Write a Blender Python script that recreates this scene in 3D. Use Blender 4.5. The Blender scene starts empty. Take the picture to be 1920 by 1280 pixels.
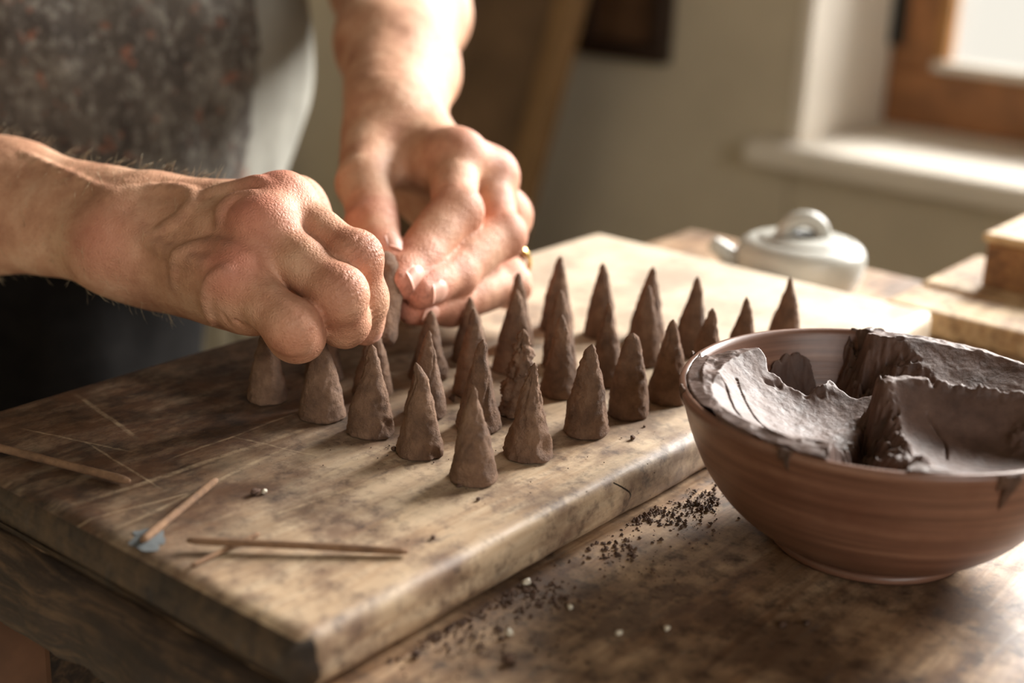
import bpy, math, random
import numpy as np
from mathutils import Matrix, Vector
random.seed(7); RNG = np.random.default_rng(11)
S = bpy.context.scene
COL = S.collection

# ------------------------------------------------------------------ camera
# world: +X runs along the cutting board towards the window wall, +Y towards the person, Z up
ZB = 0.92                                   # height of the board's upper face above the floor
PITCH, ROLL, YAW, FPX = 0.33277904, 0.043178, 0.66808032, 2667.0
CAM = np.array([-0.24186, -0.26222, 0.215 + ZB])
FW = np.array([math.cos(YAW)*math.cos(PITCH), math.sin(YAW)*math.cos(PITCH), -math.sin(PITCH)])
_rt = np.array([math.sin(YAW), -math.cos(YAW), 0.0]); _up = np.cross(_rt, FW)
RT = math.cos(ROLL)*_rt + math.sin(ROLL)*_up
UP = -math.sin(ROLL)*_rt + math.cos(ROLL)*_up
cam_data = bpy.data.cameras.new('camera'); cam = bpy.data.objects.new('camera', cam_data); COL.objects.link(cam)
cam_data.sensor_width = 36.0; cam_data.lens = FPX*36.0/1920.0
cam_data.clip_start = 0.01; cam_data.clip_end = 100
cam.matrix_world = Matrix(((RT[0], UP[0], -FW[0], CAM[0]), (RT[1], UP[1], -FW[1], CAM[1]), (RT[2], UP[2], -FW[2], CAM[2]), (0, 0, 0, 1)))
cam_data.dof.use_dof = True; cam_data.dof.focus_distance = 0.535; cam_data.dof.aperture_fstop = 5.0
S.camera = cam
S.view_settings.view_transform = 'Standard'; S.view_settings.look = 'None'
S.view_settings.gamma = 1.0; S.view_settings.use_curve_mapping = False
S.view_settings.exposure = 0.0
S.cycles.max_bounces = 4; S.cycles.diffuse_bounces = 3; S.cycles.glossy_bounces = 2; S.cycles.transmission_bounces = 2; S.cycles.transparent_max_bounces = 6
S.cycles.caustics_reflective = False; S.cycles.caustics_refractive = False

# ------------------------------------------------------------------ sky and daylight
XW = 1.28                                   # inner face of the window wall
W1 = dict(y0=-0.62, y1=0.527, z0=ZB-0.10, z1=ZB+1.08, depth=0.25)
world = bpy.data.worlds.new('sky'); S.world = world; world.use_nodes = True
world.node_tree.nodes['Background'].inputs[0].default_value = (0.86, 0.81, 0.71, 1)
world.node_tree.nodes['Background'].inputs[1].default_value = 1.15
def area(name, loc, aim, sx, sy, power, col):
    l = bpy.data.lights.new(name, 'AREA'); l.shape = 'RECTANGLE'; l.size = sx; l.size_y = sy; l.energy = power; l.color = col
    o = bpy.data.objects.new(name, l); COL.objects.link(o); o.location = loc
    o.rotation_euler = (Vector(aim)-Vector(loc)).to_track_quat('-Z', 'Y').to_euler()
    return o
# open sky above the yard outside the two windows
area('daylight_side_window', (XW+1.15, -0.25, ZB+1.15), (0.1, 0.1, ZB), 1.35, 1.15, 395, (1.0, 0.965, 0.92))
area('daylight_front_window', (-0.9, -2.35, ZB+1.0), (0.0, 0.1, ZB), 1.6, 1.4, 40, (1.0, 0.97, 0.93))

# ------------------------------------------------------------------ helpers
def ray(px, py): return FW + RT*(px-960)/FPX - UP*(py-640)/FPX
def at(px, py, d): return CAM + ray(px, py)*d
def onz(px, py, z):
    d = ray(px, py); return CAM + d*((z+ZB-CAM[2])/d[2])
def onx(px, py, x):
    d = ray(px, py); return CAM + d*((x-CAM[0])/d[0])
def nrm(v):
    v = np.asarray(v, float); return v/np.linalg.norm(v)
def _hash(ix, iy, iz, seed):
    h = (ix*374761393 + iy*668265263 + iz*2147483647 + seed*1274126177) & 0xffffffff
    h = ((h ^ (h >> 13))*1274126177) & 0xffffffff
    return ((h ^ (h >> 16)) & 0xffff)/65535.0*2-1
def noise3(P, scale, seed=0):
    P = np.asarray(P, float)*scale; I = np.floor(P).astype(np.int64); f = P-I; f = f*f*(3-2*f)
    r = 0
    for dx in (0, 1):
        for dy in (0, 1):
            for dz in (0, 1):
                w = (f[:, 0] if dx else 1-f[:, 0])*(f[:, 1] if dy else 1-f[:, 1])*(f[:, 2] if dz else 1-f[:, 2])
                r = r + w*_hash(I[:, 0]+dx, I[:, 1]+dy, I[:, 2]+dz, seed)
    return r
def fbm(P, scale, octs=4, seed=0, gain=0.5):
    r = 0; a = 1.0
    for o in range(octs):
        r = r + a*noise3(P, scale*2**o, seed+o*17); a *= gain
    return r
def sstep(a, b, x):
    t = np.clip((x-a)/(b-a), 0, 1); return t*t*(3-2*t)
def mesh_obj(name, V, F, m, parent=None, smooth=True):
    me = bpy.data.meshes.new(name); me.from_pydata(np.asarray(V, float).tolist(), [], F.tolist() if isinstance(F, np.ndarray) else F)
    me.update()
    if smooth: me.polygons.foreach_set('use_smooth', [True]*len(me.polygons))
    if m: me.materials.append(m)
    o = bpy.data.objects.new(name, me); COL.objects.link(o)
    if parent: o.parent = parent
    return o
def empty(name, loc=(0, 0, 0)):
    o = bpy.data.objects.new(name, None); COL.objects.link(o); o.location = loc; o.empty_display_size = 0.05
    return o
def tag(o, label, cat, group=None, kind=None):
    o['label'] = label; o['category'] = cat
    if group: o['group'] = group
    if kind: o['kind'] = kind
    return o
def struct(o, label=None):
    o['kind'] = 'structure'
    if label: o['label'] = label
    return o
def box_vf(x0, x1, y0, y1, z0, z1):
    V = [(x, y, z) for x in (x0, x1) for y in (y0, y1) for z in (z0, z1)]
    F = [(0, 1, 3, 2), (4, 6, 7, 5), (0, 4, 5, 1), (2, 3, 7, 6), (0, 2, 6, 4), (1, 5, 7, 3)]
    return V, F
def boxes(name, bs, m, parent=None, bevel=0.0):
    V = []; F = []
    for b in bs:
        v, f = box_vf(*b); n = len(V); V += v; F += [tuple(i+n for i in q) for q in f]
    o = mesh_obj(name, V, F, m, parent, smooth=False)
    if bevel:
        md = o.modifiers.new('bevel', 'BEVEL'); md.width = bevel; md.segments = 2
    return o
def lathe(prof, n=64):
    prof = np.asarray(prof, float); k = len(prof)
    a = np.linspace(0, 2*np.pi, n, endpoint=False)
    V = np.stack([prof[:, None, 0]*np.cos(a), prof[:, None, 0]*np.sin(a), np.repeat(prof[:, None, 1], n, 1)], -1).reshape(-1, 3)
    i = np.arange(k-1)[:, None]; j = np.arange(n)[None]
    F = np.stack([i*n+j, i*n+(j+1) % n, (i+1)*n+(j+1) % n, (i+1)*n+j], -1).reshape(-1, 4)
    return V, F
def spline(pts, n):
    P = np.asarray(pts, float); k = len(P); Q = np.vstack([2*P[0]-P[1], P, 2*P[-1]-P[-2]])
    out = []
    for u in np.linspace(0, k-1-1e-9, n):
        i = int(u); t = u-i; a, b, c, d = Q[i:i+4]
        out.append(0.5*((2*b)+(-a+c)*t+(2*a-5*b+4*c-d)*t*t+(-a+3*b-3*c+d)*t**3))
    return np.array(out)
def tube(P, R, n=10):
    P = np.asarray(P, float); k = len(P); R = np.broadcast_to(np.asarray(R, float), (k,))
    T = np.gradient(P, axis=0); T /= np.linalg.norm(T, axis=1)[:, None]
    ref = np.array([0.0, 0, 1]) if abs(T[0][2]) < 0.9 else np.array([1.0, 0, 0])
    V = []
    for i in range(k):
        u = np.cross(T[i], ref); u /= np.linalg.norm(u); w = np.cross(u, T[i])
        for j in range(n):
            a = 2*math.pi*j/n; V.append(P[i]+R[i]*(math.cos(a)*u+math.sin(a)*w))
    F = [(i*n+j, i*n+(j+1) % n, (i+1)*n+(j+1) % n, (i+1)*n+j) for i in range(k-1) for j in range(n)]
    F += [tuple(range(n))[::-1], tuple((k-1)*n+j for j in range(n))]
    return V, F

# ------------------------------------------------------------------ materials
class NB:
    def __init__(s, name):
        s.m = bpy.data.materials.new(name); s.m.use_nodes = True; s.t = s.m.node_tree
        s.b = s.t.nodes['Principled BSDF']; s.out = s.t.nodes['Material Output']
    def n(s, typ, **kw):
        o = s.t.nodes.new(typ)
        for k, v in kw.items(): setattr(o, k, v)
        return o
    def l(s, a, b): s.t.links.new(a, b)
    def coord(s, scale=(1, 1, 1), rot=(0, 0, 0), loc=(0, 0, 0)):
        c = s.n('ShaderNodeNewGeometry'); mp = s.n('ShaderNodeMapping')
        mp.inputs['Scale'].default_value = scale; mp.inputs['Rotation'].default_value = rot; mp.inputs['Location'].default_value = loc
        s.l(c.outputs['Position'], mp.inputs[0]); return mp.outputs[0]
    def noise(s, v, scale, detail=4, rough=0.55, dist=0.0):
        o = s.n('ShaderNodeTexNoise'); o.inputs['Scale'].default_value = scale; o.inputs['Detail'].default_value = detail
        o.inputs['Roughness'].default_value = rough; o.inputs['Distortion'].default_value = dist
        if v is not None: s.l(v, o.inputs['Vector'])
        return o.outputs[0]
    def ramp(s, f, stops, interp='LINEAR'):
        o = s.n('ShaderNodeValToRGB'); e = o.color_ramp.elements; o.color_ramp.interpolation = interp
        while len(e) < len(stops): e.new(0.5)
        for i, (p, c) in enumerate(stops):
            e[i].position = p; e[i].color = (c, c, c, 1) if isinstance(c, (int, float)) else (*c, 1)
        s.l(f, o.inputs[0]); return o.outputs[0]
    def mix(s, f, a, b, mode='MIX'):
        o = s.n('ShaderNodeMix', data_type='RGBA', blend_type=mode)
        for sock, v in ((o.inputs[0], f), (o.inputs[6], a), (o.inputs[7], b)):
            if isinstance(v, (int, float)): sock.default_value = v
            elif isinstance(v, tuple): sock.default_value = (*v, 1)
            else: s.l(v, sock)
        return o.outputs[2]
    def math(s, op, a, b=0.0):
        o = s.n('ShaderNodeMath', operation=op)
        for sock, v in ((o.inputs[0], a), (o.inputs[1], b)):
            if isinstance(v, (int, float)): sock.default_value = v
            else: s.l(v, sock)
        return o.outputs[0]
    def bump(s, h, strength=0.3, dist=0.001, prev=None):
        o = s.n('ShaderNodeBump'); o.inputs['Strength'].default_value = strength; o.inputs['Distance'].default_value = dist
        s.l(h, o.inputs['Height'])
        if prev is not None: s.l(prev, o.inputs['Normal'])
        s.l(o.outputs[0], s.b.inputs['Normal']); return o.outputs[0]
    def col(s, c):
        if isinstance(c, tuple): s.b.inputs['Base Color'].default_value = (*c, 1)
        else: s.l(c, s.b.inputs['Base Color'])
    def rough(s, r):
        if isinstance(r, (int, float)): s.b.inputs['Roughness'].default_value = r
        else: s.l(r, s.b.inputs['Roughness'])
    def attr(s, name):
        o = s.n('ShaderNodeAttribute', attribute_name=name); return o.outputs['Fac']
def lin(r, g, b): return tuple(((c/255+0.055)/1.055)**2.4 if c > 10 else c/255/12.92 for c in (r, g, b))
M = {}
def plain(name, c, r=0.6, var=0.12, scale=30, bump=0.15, bd=0.001):
    b = NB(name); v = b.coord(); f = b.noise(v, scale, 5)
    dk = tuple(x*(1-var*2) for x in c); lt = tuple(min(1, x*(1+var)) for x in c)
    b.col(b.ramp(f, [(0.3, dk), (0.7, lt)])); b.rough(r)
    if bump: b.bump(b.noise(v, scale*4, 4), bump, bd)
    M[name] = b.m; return b
plain('wall_plaster', lin(214, 203, 180), 0.9, 0.06, 6, 0.3, 0.002)
plain('reveal_plaster', lin(244, 236, 222), 0.85, 0.03, 10, 0.2, 0.002)
plain('ceiling_paint', lin(180, 172, 156), 0.9, 0.03)
plain('floor_tile', lin(205, 194, 172), 0.7, 0.08, 8)
plain('window_wood', lin(166, 114, 72), 0.45, 0.18, 22)
plain('bead_wood', lin(196, 142, 82), 0.45, 0.12, 22)
plain('dark_wood', lin(52, 34, 24), 0.5, 0.2, 14)
plain('leaning_wood', lin(120, 94, 68), 0.7, 0.22, 9)
plain('leaning_edge', lin(150, 116, 76), 0.7, 0.15, 9)
plain('pale_enamel', lin(222, 216, 200), 0.4, 0.04)
plain('grey_ceramic', lin(188, 188, 180), 0.35, 0.06, 40)
plain('dark_hole', lin(30, 32, 32), 0.6)
plain('trouser_cloth', lin(24, 22, 21), 0.95, 0.2, 60, 0.4)
M['trouser_cloth'].node_tree.nodes['Principled BSDF'].inputs['Specular IOR Level'].default_value = 0.1
plain('leg_wood', lin(112, 78, 56), 0.7, 0.2, 30)
plain('shirt_cloth', lin(150, 148, 138), 0.95, 0.06, 40, 0.4)
plain('hair', lin(70, 52, 38), 0.6)
plain('leather', lin(48, 34, 26), 0.6)
plain('eye_white', lin(215, 210, 200), 0.3)
b = plain('gold', lin(212, 178, 110), 0.25, 0.03); b.b.inputs['Metallic'].default_value = 1.0
b = plain('arm_hair', lin(205, 185, 150), 0.5, 0.1)
plain('mount_print', lin(98, 70, 48), 0.5, 0.3, 20)

def wood_board(name, light, mid, dark, stain, scale=1.0, sheen=0.42, regions=True, lines=()):
    b = NB(name); c = b.coord()
    g = b.noise(b.coord((6*scale, 70*scale, 60*scale)), 3, 6, 0.6, 0.6)          # grain along X
    g2 = b.noise(b.coord((3*scale, 16*scale, 16*scale)), 3, 5, 0.6, 1.0)
    base = b.ramp(g, [(0.15, dark), (0.45, mid), (0.75, light)])
    base = b.mix(b.ramp(g2, [(0.42, 0.0), (0.62, 0.55)]), base, light)
    blot = b.noise(c, 26*scale, 8, 0.68)
    base = b.mix(b.ramp(blot, [(0.44, 0.0), (0.60, 0.85)]), base, stain)
    fine = b.noise(c, 150*scale, 6, 0.7)
    base = b.mix(b.math('MULTIPLY', b.ramp(fine, [(0.50, 0.0), (0.64, 0.8)]), b.ramp(blot, [(0.36, 0.25), (0.58, 1.0)])), base, tuple(x*0.5 for x in stain))
    base = b.mix(b.ramp(b.noise(b.coord((9, 30, 9)), 8, 5, 0.6), [(0.6, 0.0), (0.74, 0.35)]), base, lin(74, 78, 82))   # grey-blue clay and paint smears
    if regions:      # oily brown wear worked into the half where the hands rest
        sx = b.n('ShaderNodeSeparateXYZ'); b.l(c, sx.inputs[0])
        wob = b.noise(c, 14, 4)
        yy = b.math('ADD', sx.outputs[1], b.math('MULTIPLY', b.math('SUBTRACT', wob, 0.5), 0.14))
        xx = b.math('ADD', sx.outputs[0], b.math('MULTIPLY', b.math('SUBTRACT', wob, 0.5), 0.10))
        m1 = b.math('MULTIPLY', b.ramp(yy, [(0.035, 0.0), (0.115, 1.0)]), b.ramp(xx, [(0.10, 1.0), (0.26, 0.0)]))
        base = b.mix(b.math('MULTIPLY', m1, b.ramp(b.noise(b.coord((10, 24, 10)), 5, 6, 0.65), [(0.3, 0.6), (0.55, 1.0)])), base, b.mix(b.ramp(b.noise(c, 60, 6, 0.7), [(0.4, 0.0), (0.62, 1.0)]), lin(84, 58, 40), lin(44, 32, 25)))
    for (p, q, wd) in lines:      # pale knife scratches
        p, q = onz(*p, 0), onz(*q, 0); d = (q-p)/np.linalg.norm(q-p); n = np.array([-d[1], d[0], 0])
        def dot(v):
            o = b.n('ShaderNodeVectorMath', operation='DOT_PRODUCT'); b.l(c, o.inputs[0]); o.inputs[1].default_value = v; return o.outputs['Value']
        wv = b.math('MULTIPLY', b.math('SUBTRACT', blot, 0.5), 0.004)
        s1 = b.ramp(b.math('DIVIDE', b.math('ABSOLUTE', b.math('ADD', b.math('SUBTRACT', dot(n), float(n@p)), wv)), wd*1.7), [(0.35, 1.0), (1.0, 0.0)])
        s2 = b.ramp(b.math('DIVIDE', b.math('SUBTRACT', dot(d), float(d@p)), float(np.linalg.norm(q-p))), [(0.0, 0.0), (0.2, 1.0), (0.8, 1.0), (1.0, 0.0)])
        base = b.mix(b.math('MULTIPLY', b.math('MULTIPLY', s1, s2), b.ramp(fine, [(0.35, 0.5), (0.6, 0.1)])), base, lin(196, 174, 142))
    if regions:      # window glare towards the far end, put into the colour as paler wood
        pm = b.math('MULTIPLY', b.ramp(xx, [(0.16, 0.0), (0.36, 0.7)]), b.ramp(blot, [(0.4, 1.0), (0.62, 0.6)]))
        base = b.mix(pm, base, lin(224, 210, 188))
    b.col(base)
    b.rough(b.ramp(fine, [(0.3, sheen), (0.7, sheen+0.2)]))
    p = b.bump(g, 0.25, 0.0006); b.bump(fine, 0.25, 0.0005, p)
    M[name] = b.m; return b
LINES = [((110, 955), (620, 788), 0.0010), ((180, 1010), (590, 812), 0.0007), ((140, 735), (262, 824), 0.0008), ((30, 800), (260, 848), 0.0005), ((150, 820), (310, 918), 0.0004),
         ((560, 915), (745, 825), 0.0007), ((430, 815), (650, 868), 0.0004), ((300, 866), (600, 757), 0.0005), ((640, 935), (960, 905), 0.0003), ((1040, 905), (1240, 850), 0.0003), ((60, 1000), (420, 905), 0.0004), ((450, 985), (700, 900), 0.0005)]
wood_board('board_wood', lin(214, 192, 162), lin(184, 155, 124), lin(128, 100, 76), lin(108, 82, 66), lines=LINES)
wood_board('table_wood', lin(206, 176, 142), lin(146, 112, 82), lin(62, 46, 35), lin(78, 56, 42), 0.8, 0.4, False)
b = NB('bark_edge'); g = b.noise(b.coord((60, 7, 75)), 3, 7, 0.7, 0.8); f = b.noise(b.coord(), 55, 6, 0.7)
base = b.ramp(g, [(0.3, lin(28, 22, 17)), (0.5, lin(60, 45, 33)), (0.72, lin(112, 87, 61))])
base = b.mix(b.ramp(f, [(0.5, 0.0), (0.66, 0.75)]), base, lin(40, 30, 23)); b.col(base); b.rough(0.75)
p = b.bump(g, 0.6, 0.002); b.bump(f, 0.5, 0.002, p); M['bark_edge'] = b.m
wood_board('board_side', lin(88, 68, 46), lin(60, 45, 30), lin(36, 27, 19), lin(40, 30, 22), 1.0, 0.5, False)
wood_board('plank_wood', lin(222, 196, 154), lin(196, 164, 120), lin(150, 116, 80), lin(140, 104, 70), 1.0, 0.5, False)
wood_board('box_wood', lin(176, 132, 84), lin(138, 96, 58), lin(92, 62, 38), lin(96, 64, 40), 1.0, 0.5, False)

def clay(name, c1, c2, c3, rough, bs=0.6, wet=False):
    b = NB(name); v = b.coord(); f = b.noise(v, 120, 6, 0.65); g = b.noise(v, 600, 5, 0.7)
    base = b.ramp(f, [(0.3, c3), (0.5, c1), (0.72, c2)])
    base = b.mix(b.ramp(g, [(0.55, 0.0), (0.75, 0.55)]), base, tuple(x*0.5 for x in c1))
    b.col(base); b.rough(b.ramp(f, [(0.3, rough), (0.7, rough+0.15)]))
    p = b.bump(f, bs*0.5, 0.0012); b.bump(g, bs, 0.0012, p)
    M[name] = b.m; return b
clay('cone_clay', lin(122, 93, 73), lin(146, 115, 92), lin(90, 67, 52), 0.8, 1.0)
clay('wet_clay', lin(92, 68, 58), lin(106, 81, 70), lin(74, 53, 45), 0.52, 0.25)
clay('crumb_clay', lin(92, 68, 54), lin(112, 85, 68), lin(64, 47, 38), 0.8, 0.8)
clay('stick_clay', lin(132, 100, 74), lin(152, 118, 88), lin(104, 78, 57), 0.8, 0.6)
b = NB('terracotta'); v = b.coord(); ring = b.noise(b.coord((3, 3, 90)), 4, 5, 0.6); f = b.noise(v, 60, 6, 0.6)
base = b.ramp(ring, [(0.3, lin(98, 68, 54)), (0.52, lin(124, 88, 71)), (0.75, lin(152, 114, 93))])
base = b.mix(b.ramp(f, [(0.5, 0.0), (0.7, 0.5)]), base, lin(104, 66, 50)); b.col(base); b.rough(0.38)
p = b.bump(ring, 0.2, 0.0008); b.bump(b.noise(v, 300, 4), 0.15, 0.0004, p); M['terracotta'] = b.m

b = NB('apron_cloth'); v = b.coord()
f = b.noise(v, 26, 7, 0.7); g = b.noise(b.coord((1, 1, 0.6)), 110, 6, 0.7)
base = b.ramp(f, [(0.34, lin(58, 51, 46)), (0.52, lin(90, 83, 75)), (0.72, lin(136, 131, 121))])
base = b.mix(b.ramp(g, [(0.48, 0.0), (0.66, 0.75)]), base, lin(52, 44, 38))
base = b.mix(b.ramp(b.noise(b.coord((1, 1, 0.7), loc=(3, 1, 2)), 150, 5, 0.7), [(0.52, 0.0), (0.66, 0.7)]), base, lin(150, 146, 136))
base = b.mix(b.ramp(b.noise(v, 95, 4, 0.6), [(0.6, 0.0), (0.68, 0.7)]), base, lin(140, 92, 72))
base = b.mix(b.ramp(b.noise(b.coord(loc=(5, 2, 1)), 45, 2, 0.4), [(0.735, 0.0), (0.75, 0.9)]), base, lin(190, 184, 170))
b.col(base); b.rough(0.9)
wv = b.n('ShaderNodeTexWave'); wv.inputs['Scale'].default_value = 320; wv.inputs['Distortion'].default_value = 2; b.l(v, wv.inputs[0])
p = b.bump(wv.outputs[0], 0.3, 0.0006); b.bump(f, 0.3, 0.002, p); M['apron_cloth'] = b.m

b = NB('skin'); v = b.coord()
f = b.noise(v, 45, 5, 0.6); fine = b.noise(v, 420, 4, 0.6)
base = b.ramp(f, [(0.32, lin(166, 117, 90)), (0.5, lin(194, 146, 116)), (0.68, lin(212, 170, 140))])
base = b.mix(b.math('MULTIPLY', b.attr('red'), 0.75), base, lin(208, 124, 106))
base = b.mix(b.math('MULTIPLY', b.attr('vein'), 0.45), base, lin(150, 112, 92))
base = b.mix(b.math('MULTIPLY', b.ramp(b.noise(v, 260, 5, 0.7), [(0.5, 0.0), (0.66, 0.75)]), b.attr('dirt')), base, lin(74, 50, 38))
base = b.mix(b.ramp(fine, [(0.56, 0.0), (0.74, 0.35)]), base, lin(150, 92, 66)); b.col(base)
b.rough(b.ramp(fine, [(0.3, 0.52), (0.7, 0.68)])); b.b.inputs['Specular IOR Level'].default_value = 0.4
b.b.inputs['Subsurface Weight'].default_value = 0.0; b.b.inputs['Subsurface Radius'].default_value = (1.0, 0.4, 0.2); b.b.inputs['Subsurface Scale'].default_value = 0.004
vor = b.n('ShaderNodeTexVoronoi', feature='DISTANCE_TO_EDGE'); vor.inputs['Scale'].default_value = 700
dv = b.n('ShaderNodeVectorMath', operation='ADD'); nz = b.n('ShaderNodeTexNoise'); nz.inputs['Scale'].default_value = 200
b.l(v, nz.inputs['Vector']); sc = b.n('ShaderNodeVectorMath', operation='SCALE'); sc.inputs['Scale'].default_value = 0.002
b.l(nz.outputs[1], sc.inputs[0]); b.l(v, dv.inputs[0]); b.l(sc.outputs[0], dv.inputs[1]); b.l(dv.outputs[0], vor.inputs['Vector'])
p = b.bump(vor.outputs['Distance'], 0.55, 0.0007); b.bump(b.noise(v, 180, 5, 0.65), 0.3, 0.0010, p)
M['skin'] = b.m
b = plain('nail', lin(204, 154, 134), 0.5, 0.05, 90, 0.1)
b = NB('glass'); tr = b.n('ShaderNodeBsdfTransparent'); gl = b.n('ShaderNodeBsdfGlossy'); gl.inputs['Roughness'].default_value = 0.02
mx = b.n('ShaderNodeMixShader'); lw = b.n('ShaderNodeFresnel'); lw.inputs[0].default_value = 1.45
b.l(lw.outputs[0], mx.inputs[0]); b.l(tr.outputs[0], mx.inputs[1]); b.l(gl.outputs[0], mx.inputs[2]); b.l(mx.outputs[0], b.out.inputs[0]); M['glass'] = b.m

# ------------------------------------------------------------------ the room
RX0, RX1, RY0, RY1, RH = -1.9, XW, -1.7, 1.95, 2.65
struct(boxes('floor', [(RX0-0.2, RX1+0.4, RY0-0.3, RY1+0.2, -0.1, 0)], M['floor_tile']))
struct(boxes('ceiling', [(RX0-0.2, RX1+0.4, RY0-0.3, RY1+0.2, RH, RH+0.1)], M['ceiling_paint']))
struct(boxes('wall_back', [(RX0-0.2, RX1+0.4, RY1, RY1+0.2, 0, RH)], M['wall_plaster']))
struct(boxes('wall_left', [(RX0-0.2, RX0, RY0-0.3, RY1, 0, RH)], M['wall_plaster']))
w = W1; XO = XW+0.4
struct(boxes('wall_right', [(XW, XO, RY0-0.3, w['y0'], 0, RH), (XW, XO, w['y1'], RY1, 0, RH), (XW, XO, w['y0'], w['y1'], 0, w['z0']-0.02), (XW, XO, w['y0'], w['y1'], w['z1'], RH)], M['wall_plaster'], bevel=0.006))
w2 = dict(x0=-1.5, x1=0.1, z0=0.95, z1=2.3)
struct(boxes('wall_front', [(RX0, w2['x0'], RY0-0.3, RY0, 0, RH), (w2['x1'], XW, RY0-0.3, RY0, 0, RH), (w2['x0'], w2['x1'], RY0-0.3, RY0, 0, w2['z0']), (w2['x0'], w2['x1'], RY0-0.3, RY0, w2['z1'], RH)], M['wall_plaster']))
# painted plaster lining of the window opening, rounded at the wall's edge
e = 0.004
struct(boxes('trim_1', [(XW-e, XW+0.26, w['y1']-0.012, w['y1']+0.004, w['z0'], w['z1']), (XW-e, XW+0.26, w['y0']-0.004, w['y0']+0.012, w['z0'], w['z1']), (XW-e, XW+0.26, w['y0'], w['y1'], w['z1']-0.012, w['z1']+0.004)], M['reveal_plaster'], bevel=0.003))
# window: casement frame with beads and panes
win = empty('window_1', (XW, 0, w['z0'])); struct(win, 'brown wooden window in a deep whitewashed opening')
def wpart(name, bs, m, bevel=0.004): 
    o = boxes(name, [(a-XW, bb-XW, c, d, e_-w['z0'], f_-w['z0']) for a, bb, c, d, e_, f_ in bs], m, win, bevel); return o
fx0, fx1 = XW+0.215, XW+0.275
yl, yr, zb, zt = w['y1']-0.012, w['y0']+0.012, w['z0'], w['z1']-0.012
ym = (yl+yr)/2
wpart('sill', [(XW-0.035, XW+0.25, w['y0']-0.05, w['y1']+0.048, w['z0']-0.030, w['z0'])], M['reveal_plaster'], 0.008)
wpart('bottom_rail', [(fx0, fx1, yr, yl, zb, zb+0.075)], M['window_wood'])
wpart('top_rail', [(fx0, fx1, yr, yl, zt-0.06, zt)], M['window_wood'])
wpart('stile', [(fx0, fx1, yl-0.062, yl, zb+0.075, zt-0.06)], M['window_wood'])
wpart('stile', [(fx0, fx1, yr, yr+0.062, zb+0.075, zt-0.06)], M['window_wood'])
wpart('mullion', [(fx0, fx1, ym-0.05, ym+0.05, zb+0.075, zt-0.06)], M['window_wood'])
for a, c in ((yl-0.062, ym+0.05), (ym-0.05, yr+0.062)):
    wpart('glazing_bead', [(fx0-0.003, fx0+0.02, a-0.014, a, zb+0.075, zt-0.06), (fx0-0.003, fx0+0.02, c, c+0.014, zb+0.075, zt-0.06), (fx0-0.003, fx0+0.02, c+0.014, a-0.014, zt-0.075, zt-0.06)], M['bead_wood'], 0.002)
    wpart('window_ledge', [(fx0-0.012, fx0+0.02, c, a, zb+0.075, zb+0.087)], M['reveal_plaster'], 0.003)
    wpart('pane', [(fx0+0.028, fx0+0.032, c, a, zb+0.07, zt-0.055)], M['glass'], 0)
wpart('hinge', [(fx0-0.01, fx0+0.004, yl-0.018, yl+0.0, zb+0.10, zb+0.20)], M['dark_hole'], 0.003)
win2 = empty('window_2', (w2['x0'], RY0-0.15, w2['z0'])); struct(win2, 'wooden window behind the camera')
zz = w2['z1']-w2['z0']; xx = w2['x1']-w2['x0']
for nm, bb in (('bottom_rail', (0, xx, 0, 0.05, 0, 0.07)), ('top_rail', (0, xx, 0, 0.05, zz-0.07, zz)), ('stile', (0, 0.07, 0, 0.05, 0.07, zz-0.07)), ('stile', (xx-0.07, xx, 0, 0.05, 0.07, zz-0.07)), ('mullion', (xx/2-0.04, xx/2+0.04, 0, 0.05, 0.07, zz-0.07))):
    boxes(nm, [bb], M['window_wood'], win2, 0.004)
boxes('pane', [(0.07, xx/2-0.04, 0.02, 0.025, 0.07, zz-0.07)], M['glass'], win2); boxes('pane', [(xx/2+0.04, xx-0.07, 0.02, 0.025, 0.07, zz-0.07)], M['glass'], win2)

# dark framed picture on the window wall
pic = empty('picture_frame', (XW, 0.77, ZB-0.03)); tag(pic, 'dark wooden picture frame hanging on the wall left of window', 'picture')
y0, y1, z0, z1, fw_ = -0.066, 0.066, 0.0, 0.19, 0.022
for bb in ((-0.024, 0, y0, y1, z0, z0+fw_), (-0.024, 0, y0, y1, z1-fw_, z1), (-0.024, 0, y0, y0+fw_, z0+fw_, z1-fw_), (-0.024, 0, y1-fw_, y1, z0+fw_, z1-fw_)):
    boxes('frame_bar', [bb], M['dark_wood'], pic, 0.003)
boxes('print', [(-0.012, -0.004, y0+fw_, y1-fw_, z0+fw_, z1-fw_)], M['mount_print'], pic)

# wide plank leaning against the wall behind the arm
def quad_slab(name, P, th, m, parent=None):      # P: four corners, th: thickness along the inward normal
    P = np.array(P, float); n = nrm(np.cross(P[1]-P[0], P[3]-P[0])); V = np.vstack([P, P+n*th])
    F = [(0, 1, 2, 3), (7, 6, 5, 4), (0, 4, 5, 1), (1, 5, 6, 2), (2, 6, 7, 3), (3, 7, 4, 0)]
    o = mesh_obj(name, V, F, m, parent, smooth=False); md = o.modifiers.new('bevel', 'BEVEL'); md.width = 0.004; md.segments = 2; return o
pa, pb = onx(1082, 0, 1.15), onx(960, 470, 1.11); dp = (pa-pb)/(pa-pb)[2]
e0, e1 = pb-dp*pb[2], pb+dp*(1.40-pb[2]); dv_ = np.array([0.10, 1.0, 0]); dv_ /= np.linalg.norm(dv_)
lean = empty('leaning_panel', e0); tag(lean, 'tall brown wooden panel leaning on the wall behind the arm', 'panel')
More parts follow.
